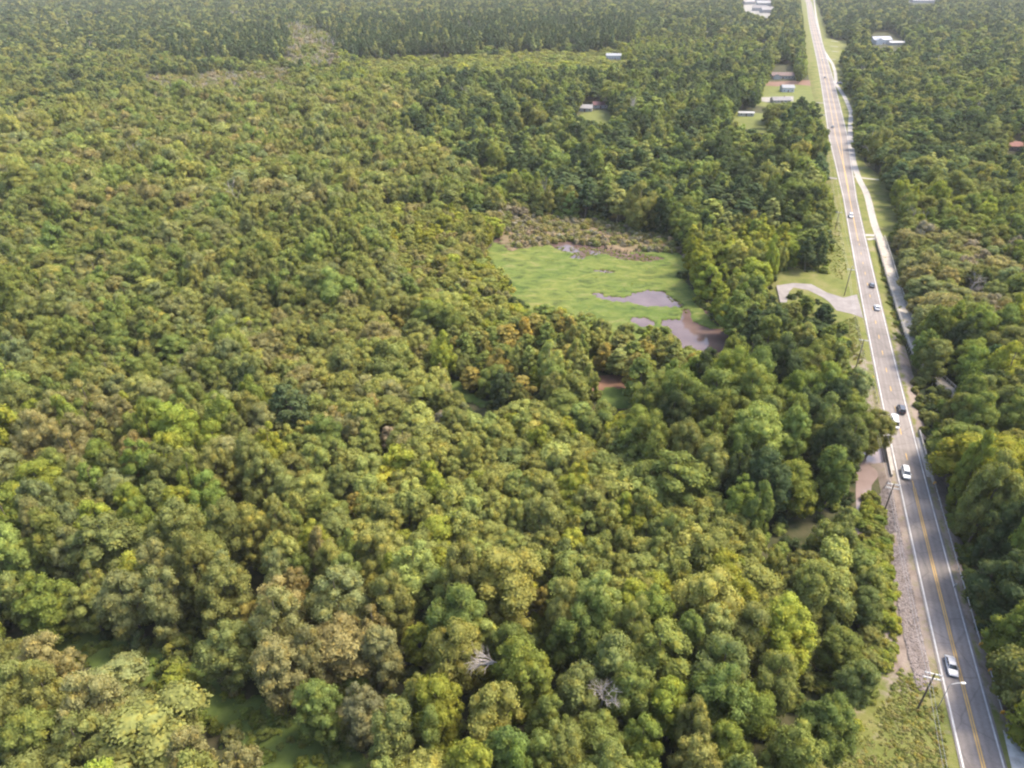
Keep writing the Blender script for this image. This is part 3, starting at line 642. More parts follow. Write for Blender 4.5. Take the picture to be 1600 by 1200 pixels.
# canopy zones in order (first match wins): polygon in picture, colour weights, crown radius (m), height (m), kinds
Z_ = [
 ([(220,112),(330,106),(450,98),(462,130),(400,142),(300,142),(230,132)], 'bbowob', 3.8, 9, 'round willow round bare'),
 ([(455,40),(520,50),(530,100),(440,98)], 'obowo', 4.8, 16, 'round round round bare'),
 ([(560,86),(960,70),(1010,95),(960,112),(760,118),(580,120)], 'omomogy', 4.8, 8, 'round willow'),
 ([(600,34),(1000,34),(985,66),(930,74),(880,69),(820,79),(770,71),(700,83),(660,88),(630,78),(560,86),(480,78),(420,93),(350,88),(285,98),(262,72),(300,60)], 'dddddo', 4.2, 25, 'cone cone round'),
 ([(0,-80),(1700,-80),(1700,40),(1300,60),(600,50),(300,70),(0,90)], 'ddoddo', 6.8, 20, 'round round round cone'),
 ([(0,80),(420,60),(420,140),(180,160),(0,180)], 'dogodo', 5.4, 16, 'round'),
 ([(640,120),(1300,60),(1300,330),(1180,345),(1060,360),(960,330),(800,270),(700,250),(640,200)], 'dogddg', 6.2, 20, 'round round round cone'),
 ([(800,235),(860,225),(930,235),(1000,265),(1000,310),(900,330),(820,300)], 'eegoem', 3.8, 17, 'poplar round'),
 ([(1070,330),(1130,340),(1190,335),(1230,360),(1250,400),(1200,420),(1150,470),(1100,480),(1070,440)], 'yymmye', 3.8, 16, 'poplar round'),
 ([(1150,380),(1330,370),(1330,560),(1150,560),(1130,480)], 'gdgod', 4.6, 17, 'round poplar'),
 ([(1320,-80),(1700,-80),(1700,260),(1560,300),(1400,290),(1320,240)], 'dogddo', 6.6, 19, 'round round round cone'),
 ([(1430,150),(1540,150),(1560,260),(1430,300)], 'ymgm', 5.2, 17, 'round'),
 ([(1400,350),(1600,370),(1600,480),(1520,500),(1420,500)], 'bloblw', 4.6, 12, 'round willow'),
 ([(1395,290),(1700,280),(1700,370),(1400,360)], 'ogmgy', 5.0, 16, 'round'),
 ([(1410,480),(1700,470),(1700,1300),(1420,1300)], 'gmgoeyd', 5.4, 19, 'round'),
 ([(760,310),(1080,310),(1090,380),(1000,370),(940,345),(780,345)], 'bobobw', 3.8, 9, 'round willow'),
 ([(580,300),(800,320),(830,370),(800,500),(700,500),(620,420)], 'mmmymmb', 3.6, 10, 'willow round'),
 ([(780,455),(1060,500),(1100,545),(1010,620),(860,600),(700,580),(690,500)], 'omrgomo', 3.8, 13, 'round poplar'),
 ([(985,630),(1050,560),(1150,520),(1350,520),(1395,600),(1400,700),(1345,740),(1290,830),(1190,850),(1130,770),(1020,740)], 'ggdgoe', 5.2, 20, 'round'),
 ([(380,470),(560,470),(700,560),(720,640),(640,700),(470,660),(400,600)], 'bmmomob', 3.8, 12, 'round willow'),
 ([(500,610),(700,580),(830,615),(980,640),(1030,740),(1160,760),(1250,860),(1180,930),(900,930),(700,900),(560,840)], 'mmmymmmo', 3.1, 10.5, 'willow willow round'),
 ([(1130,820),(1240,850),(1310,790),(1400,850),(1400,1000),(1320,1010),(1180,980),(1060,930)], 'mmommo', 3.6, 10.5, 'willow round'),
 ([(420,640),(560,700),(700,850),(560,880),(420,800)], 'gmomgo', 4.2, 14, 'round'),
 ([(0,150),(640,130),(700,240),(760,290),(560,330),(300,330),(0,330)], 'ogmobol', 5.4, 19, 'round willow'),
 ([(0,300),(600,320),(640,420),(680,500),(380,480),(380,620),(0,640)], 'gogomglo', 5.0, 19, 'round'),
 ([(0,600),(420,600),(430,820),(0,860)], 'ggooyelb', 4.9, 20, 'round'),
 ([(0,820),(420,800),(700,850),(700,1300),(0,1300)], 'gyolmbom', 4.9, 20, 'round'),
 ([(680,850),(1400,880),(1400,1300),(680,1300)], 'ggoemmoy', 4.8, 19, 'round'),
]
DEF = (None, 'gogdoy', 5.0, 15, 'round')
# what the picture shows open: no tree may cover it
CORR = [(x, y) for y, x in LB] + [(x, y) for y, x in RB[::-1]]
CLEAR = [CORR, [(800,352),(850,346),(940,350),(1000,375),(1055,385),(1068,405),(1062,440),(1085,470),(1110,500),(1135,518),(1145,532),(1120,550),(1090,548),(1040,508),(980,500),(930,494),(870,475),(815,462),(800,430),(775,412),(762,402),(768,384)],
  [(1203,432),(1240,428),(1292,436),(1330,440),(1330,486),(1308,484),(1296,468),(1262,455),(1236,452),(1232,468),(1217,468)],
  [(1452,580),(1478,580),(1496,606),(1486,618)],
  [(100,985),(190,1015),(250,1045),(335,1080),(390,1110),(470,1150),(560,1200),(560,1260),(470,1240),(380,1170),(350,1120),(290,1070),(240,1062),(190,1035),(110,1008)],
  [(695,588),(712,594),(735,612),(765,628),(805,632),(775,637),(735,628),(705,606)],
  [(935,592),(970,592),(1000,600),(985,614),(960,624),(940,618)],
  [(1206,101),(1239,101),(1241,124),(1208,124)], [(1194,131),(1280,131),(1285,160),(1262,152),(1243,158),(1194,158)],
  [(1146,172),(1180,172),(1196,185),(1194,206),(1150,184)], [(903,162),(945,162),(958,178),(945,190),(920,184),(903,176)], [(818,180),(850,178),(860,186),(822,190)],
  [(950,89),(972,90),(970,94),(952,93)], [(1101,51),(1114,51),(1114,56),(1101,56)], [(874,30),(883,30),(883,35),(874,35)],
  [(1360,50),(1392,50),(1418,66),(1405,72),(1362,68)], [(1182,57),(1200,58),(1199,63),(1183,62)], [(1577,218),(1600,216),(1600,236),(1575,236)],
  [(1160,0),(1202,-4),(1208,12),(1200,26),(1176,18),(1162,14)], [(1420,-6),(1462,-6),(1462,5),(1420,5)],
]
SHADY = [(80,985),(190,1010),(260,1040),(420,1100),(560,1190),(560,1300),(400,1240),(250,1090),(60,1010)]
prng = random.Random(11); r2 = np.random.default_rng(12)
def zone_arrays(X, Y):
    px, py, zc = proj(X, Y, np.full_like(X, 11.0)); zi = np.full(X.shape, -1)
    wob = (vnoise(X, Y, 14, 21) - .5) * 26; wob2 = (vnoise(X, Y, 14, 22) - .5) * 20
    s = np.minimum(1, 300 / zc + .2)
    for i in range(len(Z_) - 1, -1, -1):
        zi[inpoly(Z_[i][0], px + wob * s, py + wob2 * s)] = i
    return zi, px, py, zc
# candidates: dense random darts, thinned by a grid hash with the zone's own spacing
def candidates():
    parts = []
    for y0, y1, dens in ((15, 420, .26), (420, 1000, .10), (1000, 2950, .045)):
        xh = y1 * .86 + 160; nn = int((y1 - y0) * 2 * xh * dens)
        X = r2.uniform(-xh, xh, nn); Y = r2.uniform(y0, y1, nn)
        zc = Y * CP + H0 * SP; k = (np.abs(F * X / zc) < 800 + 70 * F / zc); parts.append((X[k], Y[k]))
    return np.concatenate([a for a, _ in parts]), np.concatenate([b for _, b in parts])
X, Y = candidates(); zi, px, py, zc = zone_arrays(X, Y)
far_f = np.clip((zc - 700) / 1500, 0, 1)
Rm = np.array([(Z_[i] if i >= 0 else DEF)[2] for i in zi]); Hm = np.array([(Z_[i] if i >= 0 else DEF)[3] for i in zi])
big = r2.random(len(X))
Rr = Rm * np.exp(r2.normal(0, .2, len(X))) * (1 + .1 * far_f); Hr = Hm * np.exp(r2.normal(0, .13, len(X))) * (.9 + .1 * Rr / Rm)
hn = vnoise(X, Y, 55, 71) * .6 + vnoise(X, Y, 22, 72) * .4
Hr *= .74 + .52 * np.clip(hn * 1.2 - .1, 0, 1); Rr *= .85 + .3 * np.clip(hn * 1.2 - .1, 0, 1)
# visibility of the clear parts of the picture
ok = np.ones(len(X), bool)
for hh, rr in ((0, 0), (.3, .55), (.55, .9), (.75, .85), (.97, .25)):
    for sg in ((-1, 1) if rr else (0,)):
        a, b, _ = proj(X + sg * rr * Rr, Y, hh * Hr)
        for pl in CLEAR: ok &= ~inpoly(pl, a, b)
for qx, qy in ((150,1012),(250,1052),(350,1098),(440,1155),(500,1184),(705,592),(720,603),(750,623),(790,634),(960,600),(1458,588),(1464,590),(1470,597),(1476,602),(1482,608),(1350,735),(1362,722),(1352,765),(1350,795),(1345,825),(1340,780)):
    a, b, zc_ = proj(X, Y, .58 * Hr); rp = Rr * F / zc_; vp = np.sqrt((rp * .72) ** 2 + (.42 * Hr * F / zc_ * .75) ** 2)
    ok &= ((qx - a) / rp) ** 2 + ((qy - b) / vp) ** 2 > 1
# keep off the water, road and its verge on the ground itself
i_ = np.clip(np.searchsorted(ST_Y, Y), 0, len(ST_Y) - 1); off = (X - ST_X[i_]) * RXn[i_] + (Y - ST_Y[i_]) * RYn[i_]
ok &= ~((off > -(HW[i_] + 4.5)) & (off < HW[i_] + 4.5))
bwq = polyline(BW, BZ, 3)
near = np.where((np.abs(X - 170) < 120) & (Y < 420) & ok)[0]
dd = np.min(np.hypot(X[near, None] - bwq[None, :, 0], Y[near, None] - bwq[None, :, 1]), 1); ok[near[dd < 2.6]] = False
gx, gy, _ = proj(X, Y, 0 * X)
for pl in (POND,): 
    sh = inpoly(pl, gx, gy); ok &= ~(sh & (gy < 500))
order = np.where(ok)[0]
# bigger crowns first inside local blocks keeps the mix natural
order = order[np.argsort(r2.random(len(order)) - .12 * Rr[order] / Rm[order])]
cells = {}; keep = []; CS = 12.0
for j in order.tolist():
    sp_ = .50 if zi[j] in (15, 16, 19, 20, 21, 22) else .555
    x, y, rj = X[j], Y[j], Rr[j]; a, b = int(x // CS), int(y // CS); good = True
    for u in (a - 1, a, a + 1):
        for v in (b - 1, b, b + 1):
            for (x2, y2, rk) in cells.get((u, v), ()):
                m_ = (rj + rk) * sp_
                if (x - x2) ** 2 + (y - y2) ** 2 < m_ * m_: good = False; break
            if not good: break
        if not good: break
    if good: cells.setdefault((a, b), []).append((x, y, rj)); keep.append(j)
keep = np.array(keep); X, Y, zi, Rr, Hr = X[keep], Y[keep], zi[keep], Rr[keep], Hr[keep]; off = off[keep]; i_ = i_[keep]
TREES = []
tn = vnoise(X, Y, 38, 41); tn2 = vnoise(X, Y, 45, 42)
for j in range(len(X)):
    z = Z_[zi[j]] if zi[j] >= 0 else DEF; ck = z[1]
    u = (tn[j] * 1.3 - .15 + prng.gauss(0, .24)) % 1.0; c = ck[int(min(.999, max(0, u)) * len(ck))]
    kd = prng.choice(z[4].split())
    if kd == 'round' and c in 'd' and prng.random() < .25: kd = 'cone'
    if prng.random() < .004 and zi[j] >= 0 and Y[j] > 330: kd = 'bare'; c = 'w'
    TREES.append([X[j], Y[j], 0.0, Rr[j], Hr[j], kd, c, None])
# trees and branches that stand out in the photograph: (top of crown x, y) in the picture, radius, height, kind, colour, label
SPECIAL = [
 (265,1050,3.4,9,'poplar','y','small bright yellow-green tree standing alone at the edge of the shaded clearing'),
 (652,975,3.2,12,'poplar','y','slim lemon-yellow tree leaning out among duller crowns near the lower middle'),
 (838,570,2.6,10,'poplar','y','small vivid lime-green tree behind the marshy strip'),
 (352,790,3.4,14,'poplar','y','yellow tree beside a dark gap in the left middle of the wood'),
 (552,768,3.0,11,'round','r','small golden-orange tree in the middle of the wood'),
 (850,915,2.6,10,'round','r','little orange-yellow tree beside a dark brown gap'),
 (380,940,3.4,13,'round','r','flat golden crown above the shaded clearing'),
 (1130,410,3.4,14,'poplar','y','tall yellow-green tree at the right shore of the pond'),
 (1165,348,3.4,15,'poplar','y','bright yellow-green tree above the right end of the pond'),
 (1210,350,3.2,14,'poplar','y','yellow-green poplar nearest the road beyond the pond'),
 (1255,150,6.5,19,'cone','d','big dark pine standing on the lawn by the far intersection'),
 (1523,425,5.5,13,'bare','w','pale leafless tree among brown shrubs right of the boardwalk'),
 (560,1075,4.4,16,'round','k','thin pale brownish half-dead tree by the bottom end of the clearing'),
 (690,640,3.6,11,'round','w','pale pinkish-brown tree in the middle of the willows'),
 (607,665,3.0,10,'round','w','pale greyish-brown tree left of the pinkish one among willows'),
 (1250,722,6.4,17,'round','e','large fresh green tree left of the creek'),
 (1330,985,5.4,13,'round','g','rounded dark-shaded tree beside the near left verge'),
 (1300,1085,4.8,18,'round','g','green tree at the inner edge of the grassy verge near the bottom'),
 (1350,1035,4.2,15,'round','o','olive-green tree nearest the verge above the grassy strip'),
 (1262,1140,4.8,18,'round','g','green tree at the corner where the grassy strip meets the bottom'),
 (45,905,6.2,18,'round','e','large leafy green tree at the left edge above the clearing'),
 (165,1040,6.4,12,'round','l','broad grey-green crown directly below the shaded clearing'),
 (515,80,5.5,14,'round','w','pale brown crown near the far pine stand'),
 (620,490,3.4,12,'round','r','orange-tinged tree left of the pond'),
 (945,535,3.6,12,'round','r','orange-green tree just in front of the pond'),
 (1262,462,3.6,9,'round','g','round green tree covering the middle of the side road by the left verge'),
 (1292,474,4.2,10,'round','d','dark rounded tree in front of the side road mouth'),
 (1243,470,3.4,9,'round','o','small olive tree beside the end of the gravel side road'),
 (1010,525,3.6,12,'round','r','golden tree in front of the small water channel'),
]
TREES = [t for t in TREES]
TA = np.array([[t[0], t[1], t[3]] for t in TREES]); kill = np.zeros(len(TREES), bool); SP_ = []
for (sx, sy, R_, Ht, kd, c, lab) in SPECIAL:
    p_ = P(sx, sy, Ht * .97); dd = np.hypot(TA[:, 0] - p_[0], TA[:, 1] - p_[1]); kill |= dd < (TA[:, 2] + R_) * .62
    # nothing taller right in front of it
    a, b, zc_ = proj(TA[:, 0], TA[:, 1], np.array([t[4] for t in TREES])); g0 = proj(p_[0], p_[1], 0)[2]
    kill |= (np.abs(a - sx) < R_ * F / g0 * .9) & (zc_ < g0) & (b < sy + Ht * .45 * F / g0) & (dd < 45)
    SP_.append([p_[0], p_[1], 0.0, R_, Ht, kd, c, lab])
TREES = [t for t, k in zip(TREES, kill) if not k] + SP_
# overhanging tree at the bridge
for (sx, sy, R_, Ht, c, lab) in ((1378,652,5.2,17,'o','olive-green tree leaning over the road edge beside the creek bridge'),(1350,590,5.0,16,'l','light green tree beside the road above the creek bridge')):
    p_ = P(sx, sy - 15, Ht * .97); TREES.append([p_[0], p_[1], 0, R_, Ht, 'round', c, lab])

# small bushes: on the verges, round the pond and under the wood
def bushes(poly, n, c, rr=(.7, 1.6), z='berm'):
    X, Y = fill_poly_px(poly, n * 4, rng=r2); X, Y = X[:n], Y[:n]
    Zb = berm_z(X, Y)[0] if z == 'berm' else X * 0
    for x, y, zz in zip(X, Y, Zb):
        R_ = prng.uniform(*rr); BUSH.append([x, y, float(zz) - R_ * .5, R_, R_ * 2.4, 'willow', prng.choice(c), None])
BUSH = []
bushes([(1378,380),(1395,430),(1412,500),(1425,545),(1400,545),(1372,420)], 150, 'gmbo', (.5, 1.2), 0)
bushes([(1385,840),(1398,940),(1400,1000),(1385,1060),(1350,1040),(1370,1000),(1340,860)], 170, 'mymye', (.6, 1.4), 0)
bushes([(1350,770),(1372,790),(1385,850),(1395,930),(1340,900),(1345,850)], 120, 'yem', (.6, 1.6), 0)
bushes([(780,345),(850,340),(940,348),(1060,380),(1060,398),(960,388),(880,380),(800,390)], 800, 'bwbbow', (.6, 1.9), 0)
bushes([(1420,545),(1440,640),(1460,700),(1475,740),(1450,740),(1430,650)], 70, 'gbo', (.6, 1.4))
bushes([(1478,790),(1510,940),(1530,990),(1560,1090),(1600,1140),(1640,1140),(1540,940),(1500,790)], 170, 'gdo', (.8, 1.8), 0)
bushes([(60,980),(190,1010),(250,1040),(420,1110),(560,1190),(500,1250),(340,1160),(250,1080)], 140, 'eg', (.6, 1.5), 0)
NB = len(BUSH)
bushes([(1405,1050),(1462,1080),(1480,1230),(1290,1230),(1340,1150),(1380,1100)], 1100, 'vvsvmvb', (.2, .6))
bushes([(1298,350),(1312,350),(1322,430),(1312,445),(1296,430)], 400, 'vsvm', (.25, .5))
bushes([(1380,845),(1398,940),(1420,1040),(1400,1090),(1370,1060),(1375,940)], 600, 'mymb', (.3, .8), 0)
bushes([(1338,500),(1350,560),(1345,575),(1330,560),(1318,505)], 250, 'mobm', (.25, .6))
bushes([(1378,400),(1401,500),(1412,560),(1400,560),(1386,500),(1370,420)], 300, 'sobs', (.2, .5), 0)
bushes(LUSH, 700, 'esg', (.3, .8), 0)
bushes([(765,395),(850,385),(930,388),(1060,395),(1075,440),(1090,470),(1140,520),(1100,510),(1060,480),(1030,455),(990,455),(960,462),(925,458),(920,470),(950,480),(1060,486),(1060,498),(980,496),(930,500),(860,490),(800,470)], 2600, 'sssomes', (.3, .8), 0)
GRASSY = BUSH[NB:]; BUSH = BUSH[:NB]
for g_ in GRASSY: g_[2] -= g_[3] * 1.15      # low mounds: only the tops stand out of the ground
# undergrowth everywhere between the trunks in the nearer wood
xh = 420; nU = 16000; X = r2.uniform(-330, 330, nU); Y = r2.uniform(20, 420, nU); zc = Y * CP + H0 * SP
k = np.abs(F * X / zc) < 860; X, Y = X[k], Y[k]; okb = np.ones(len(X), bool)
for z_ in (0, 3): 
    a, b, _ = proj(X, Y, X * 0 + z_)
    for pl in CLEAR: okb &= ~inpoly(pl, a, b)
ii = np.clip(np.searchsorted(ST_Y, Y), 0, len(ST_Y) - 1); of = (X - ST_X[ii]) * RXn[ii] + (Y - ST_Y[ii]) * RYn[ii]
okb &= (of < -(HW[ii] + 7)) | (of > HW[ii] + 6)
dd = np.min(np.hypot(X[:, None] - bwq[None, :, 0], Y[:, None] - bwq[None, :, 1]), 1); okb &= dd > 3.5
zu = zone_arrays(X, Y)[0]
for x, y, z_, o_ in zip(X, Y, zu, okb):
    if o_: 
        R_ = prng.uniform(.9, 2.4); c = prng.choice((Z_[z_] if z_ >= 0 else DEF)[1] + 'gd'); BUSH.append([x, y, -R_ * .4, R_, R_ * prng.uniform(1.8, 2.8), 'willow', c, None])

def shade_of(c):
    b = CL[c]; q = CL['o']; k = 0 if c in 'dw' else .32; b = tuple(u * (1 - k) + w_ * k for u, w_ in zip(b, q)); v = math.exp(prng.gauss(0, .12)); h = prng.gauss(0, .05)
    return (b[0] * v * (1 + h), b[1] * v, b[2] * v * (1 - h * .5))
BASE = {'round': (5.5, 18), 'willow': (5.5, 18), 'cone': (4.2, 20), 'poplar': (3.6, 18), 'bare': (5, 15)}

# the trees that show largest become things of their own
sc_ = []
for n_, t in enumerate(TREES):
    a, b, zc_ = proj(t[0], t[1], t[4] * .65); rp = t[3] * F / zc_; hp = t[4] * .35 * F / zc_
    fx = max(0, min(1600, a + rp) - max(0, a - rp)) / (2 * rp); fy = max(0, min(1200, b + hp) - max(0, b - hp)) / (2 * hp)
    sc_.append((rp * rp * fx * fy * (9 if t[7] else 1), n_, a, b))
sc_.sort(reverse=True); NIND = 300
ind = sc_[:NIND]; ind_set = {n_ for _, n_, _, _ in ind}
OBJN = {'round': ('broadleaf_tree', 'tree'), 'willow': ('broadleaf_tree', 'tree'), 'cone': ('pine_tree', 'pine tree'), 'poplar': ('slender_tree', 'tree'), 'bare': ('bare_tree', 'bare tree')}
def side_word(a):
    for lim, w_ in ((90, 'at the left edge'), (250, 'near the left edge'), (430, 'far left of centre'), (600, 'left of centre'), (760, 'just left of centre'),
                    (880, 'in the centre'), (1040, 'just right of centre'), (1200, 'right of centre'), (1420, 'by the left verge')):
        if a < lim: return w_
    return 'right of the road'
def row_word(b):
    for lim, w_ in ((520, 'beyond the bridge'), (620, 'above mid-picture'), (700, 'level with the bridge'), (760, 'below mid-picture'), (820, 'two thirds down'), (880, 'in the lower third'), (940, 'well down the picture'),
                    (1000, 'low in the picture'), (1070, 'near the bottom'), (1140, 'almost at the bottom')):
        if b < lim: return w_
    return 'cut by the bottom edge'
def size_word(t): 
    k = t[5]
    if k == 'bare': return 'leafless'
    if k == 'cone': return 'conical'
    if k == 'poplar': return 'slender'
    return 'broad' if t[3] > 5.6 else ('tall' if t[4] > 17 else ('small' if t[3] < 4 else 'rounded'))
cand = {}
for _, n_, a, b in ind:
    t = TREES[n_]
    if t[7]: continue
    cand.setdefault((size_word(t), CN[t[6]], OBJN[t[5]][1], side_word(a), row_word(b)), []).append((n_, a, b))
LABEL = {}; GRP = {}
ORD = {2: ['left of two', 'right of two'], 3: ['leftmost of three', 'middle of three', 'rightmost of three']}
for key, lst in cand.items():
    lst.sort(key=lambda q: q[1]); n = len(lst); base = f"{key[0]} {key[1]} {key[2]} {key[3]}, {key[4]}"
    for k, (n_, a, b) in enumerate(lst):
        if n == 1: LABEL[n_] = base
        elif n in ORD: LABEL[n_] = base + ', ' + ORD[n][k]
        else: LABEL[n_] = base + ', ' + ['first', 'second', 'third', 'fourth', 'fifth', 'sixth', 'seventh', 'eighth', 'ninth', 'tenth', 'eleventh', 'twelfth'][min(k, 11)] + ' from left'
def region(a): return 'trees on the right side of the road' if a > 1400 else 'trees of the wood left of the road'
tints = {}
for _, n_, a, b in ind:
    t = TREES[n_]; k = t[5]; nm, cat = OBJN[k]; br_, bh = BASE[k]
    root = link(nm, None, loc=(t[0], t[1], t[2])); tag(root, t[7] or LABEL[n_], cat, region(a)); tint = shade_of(t[6])
    root.rotation_euler = (prng.gauss(0, .03), prng.gauss(0, .03), prng.uniform(0, 6.28)); sx = t[3] / br_
    root.scale = (sx * prng.uniform(.92, 1.08), sx * prng.uniform(.92, 1.08), t[4] / bh)
    if k == 'bare':
        link('trunk', BARE[n_ % 3], root)
    else:
        vs = NK[k]; cm, tm = vs[n_ % len(vs)]
        link('trunk', tm, root); c_ = link('crown', cm, root); c_["tint"] = [float(q) for q in tint]
def stuff_arrays(lst, lodf):
    pos, idx, rot, scl, tin = [], [], [], [], []
    for t in lst:
        zc_ = t[1] * CP + H0 * SP; l_ = lodf(zc_, t); k = t[5]; br_, bh = BASE[k]; s = t[3] / br_
        pos.append((t[0], t[1], t[2])); idx.append(prng.choice(PIDX[(k, l_)])); rot.append((prng.gauss(0, .04), prng.gauss(0, .04), prng.uniform(0, 6.28)))
        scl.append((s * prng.uniform(.9, 1.1), s * prng.uniform(.9, 1.1), t[4] / bh)); tin.append(shade_of(t[6]))
    return pos, idx, rot, scl, tin
rest = [t for n_, t in enumerate(TREES) if n_ not in ind_set]
print('TREES', len(TREES), 'rest', len(rest), 'bush', len(BUSH))
scatter('forest', trees_coll, *stuff_arrays(rest, lambda z, t: 0 if z < 380 else (1 if z < 800 else 2)), 'dense mixed wood of small distant green crowns reaching to the horizon', 'wood')
scatter('rough_grass', trees_coll, *stuff_arrays(GRASSY, lambda z, t: 2), 'rough grass and low weeds on the road verges', 'rough grass')
scatter('undergrowth', trees_coll, *stuff_arrays(BUSH, lambda z, t: 1 if z < 330 else 2), 'low bushes and undergrowth between the trees and along the verges', 'undergrowth')

# fallen dead tree and bleached snag in the wood
def place_bare(px_, py_, z, sx, rot, name, lab, H=9):
    p_ = P(px_, py_, z); o = link(name, None, loc=tuple(p_)); tag(o, lab, 'dead tree'); o.rotation_euler = rot
    m_ = bare_mb(4, H, int(px_), 1.0).build('branches', M['deadbark'], o); o.scale = (sx, sx, sx)
place_bare(790, 1040, 13, 1.0, (0, math.radians(-75), math.radians(5)), 'fallen_tree', 'bleached fallen branches lying on the crowns at the lower middle')
place_bare(938, 1105, 9, .9, (.1, .1, 0), 'dead_snag', 'whitish dead snag showing between green crowns near the bottom edge')

# ------------------------------------------------------------------ cars
def car(kind, col, px_, py_, toward, label, laneoff=None, name=None):
    ii = int(np.argmin(np.abs(ST_PY - py_))); L_, W_, Hh = {'sedan': (4.8, 1.95, 1.45), 'suv': (4.9, 2.05, 1.8), 'van': (5.6, 2.15, 2.3), 'pickup': (5.7, 2.1, 1.85)}[kind]
    lo = laneoff if laneoff is not None else (-1.65 if toward else 1.65)
    x, y, _ = rowpt(ii, lo, 0)
    # slide along the lane so that it sits at the measured row
    for _ in range(6):
        b_ = proj(x, y, RZ + .7)[1]; dy = (b_ - py_) * .5 * (y * CP + H0 * SP) ** 2 / (F * H0) ; y += dy; x = float(np.interp(y, ST_Y, ST_X)) + lo * float(np.interp(y, ST_Y, RXn))
    h = math.atan2(np.interp(y, ST_Y, TY), np.interp(y, ST_Y, TX)); 
    if toward: h += math.pi
    r = link(name or kind if name else 'parked_car' if laneoff and abs(laneoff) > 6 else 'car', None, loc=(x, y, RZ + .01), rz=h); tag(r, label, 'van' if kind == 'van' else 'car', 'cars on the road')
    body = paint('car_paint', col, .3) if True else None
    l, w_ = L_ / 2, W_ / 2
    cab = {'sedan': (-.40, .22, -.26, .08), 'suv': (-.49, .27, -.44, .12), 'van': (-.495, .40, -.48, .30), 'pickup': (-.08, .26, -.05, .12)}[kind]
    belt = Hh * (.62 if kind != 'van' else .52)
    # lower body: stations along the length
    st = [(-1, .86, .42, belt * .86), (-.96, .95, .30, belt * .95), (-.6, 1, .24, belt), (0, 1, .24, belt), (.5, 1, .24, belt * .96), (.85, .96, .26, belt * .84), (.97, .88, .34, belt * .72), (1, .8, .44, belt * .62)]
    mb = MB(); V = []
    for s, wf, z0, z1 in st:
        ww = w_ * wf; zz = (z0 + z1) / 2
        V += [(s*l, -ww*.86, z0), (s*l, -ww, zz), (s*l, -ww*.95, z1-.06), (s*l, -ww*.84, z1), (s*l, ww*.84, z1), (s*l, ww*.95, z1-.06), (s*l, ww, zz), (s*l, ww*.86, z0)]
    Fs = []
    for i in range(len(st) - 1):
        for k in range(8): Fs.append((i*8+k, (i+1)*8+k, (i+1)*8+(k+1)%8, i*8+(k+1)%8))
    Fs += [tuple(range(8)), tuple((len(st)-1)*8+k for k in range(8))[::-1]]; mb.add(V, Fs)
    # roof and pillars
    x0, x1, x2, x3 = cab[0]*L_, cab[1]*L_, cab[2]*L_, cab[3]*L_
    rf = [(x2, Hh*.985), ((x2+x3)/2, Hh), (x3, Hh*.975)]; V = []
    for xx, zz in rf: V += [(xx, -w_*.68, zz-.03), (xx, -w_*.6, zz), (xx, w_*.6, zz), (xx, w_*.68, zz-.03), (xx, w_*.66, zz-.09), (xx, -w_*.66, zz-.09)]
    Fs = []
    for i in range(2):
        for k in range(6): Fs.append((i*6+k, (i+1)*6+k, (i+1)*6+(k+1)%6, i*6+(k+1)%6))
    Fs += [tuple(range(6)), tuple(12+k for k in range(6))[::-1]]; mb.add(V, Fs)
    for sg in (-1, 1):
        for (xa, xb) in ((x0, x2), (x1, x3), ((x0+x1)/2 - .1, (x2+x3)/2 - .1)):
            mb.tube([(xa, sg*w_*.86, belt*.96), (xb, sg*w_*.67, Hh*.97)], .05, 4)
    if kind == 'van': mb.box(x0+.02, (x0+x1)/2-.3, -w_*.84, w_*.84, belt*.95, Hh*.96)
    b_ = mb.build('body', body, r, smooth=False)
    mb = MB(); g = .985
    V = [(x0+.04, -w_*.82*g, belt*.95), (x1-.02, -w_*.82*g, belt*.95), (x1-.02, w_*.82*g, belt*.95), (x0+.04, w_*.82*g, belt*.95), (x2+.03, -w_*.655, Hh*.955), (x3-.02, -w_*.655, Hh*.955), (x3-.02, w_*.655, Hh*.955), (x2+.03, w_*.655, Hh*.955)]
    def face(name_, ids, eps): 
        m2 = MB(); m2.add([V[i] for i in ids], [tuple(range(4))]); m2.build(name_, M['glass'], r)
    face('windscreen', (1, 2, 6, 5), 0); face('rear_window', (3, 0, 4, 7), 0); face('side_window', (0, 1, 5, 4), 0); face('side_window', (2, 3, 7, 6), 0)
    for sx_ in (-.31, .31):
        for sg in (-1, 1):
            mb = MB(); mb.tube([(sx_*L_, sg*(w_-.24), .34), (sx_*L_, sg*(w_+.01), .34)], .34, 14); wh = mb.build('wheel', M['rubber'], r)
            mb = MB(); mb.tube([(sx_*L_, sg*(w_+.005), .34), (sx_*L_, sg*(w_+.025), .34)], .2, 10); mb.build('rim', M['rim'], wh)
    for sg in (-1, 1):
        mb = MB(); mb.box(l*.93, l*.985, sg*w_*.62-.17, sg*w_*.62+.17, belt*.56, belt*.70); mb.build('headlight', M['lamp'], r)
        mb = MB(); mb.box(-l*1.005, -l*.96, sg*w_*.68-.15, sg*w_*.68+.15, belt*.62, belt*.8); mb.build('tail_light', M['tail'], r)
        mb = MB(); mb.box(x1-.5, x1-.32, sg*(w_+.07)-.09, sg*(w_+.07)+.09, belt*.95, belt*1.08); mb.build('mirror', body, r)
    return r
car('sedan', (.30, .30, .31), 1486, 1040, True, 'silver car driving toward the camera, nearest of all the cars')
car('suv', (.50, .50, .49), 1415, 739, True, 'white SUV just past the creek bridge, coming toward the camera')
car('van', (.50, .50, .49), 1397, 661, True, 'white van coming onto the bridge beside the overhanging tree')
car('suv', (.018, .018, .022), 1411, 639, False, 'black SUV driving away, beside the white van at the bridge')
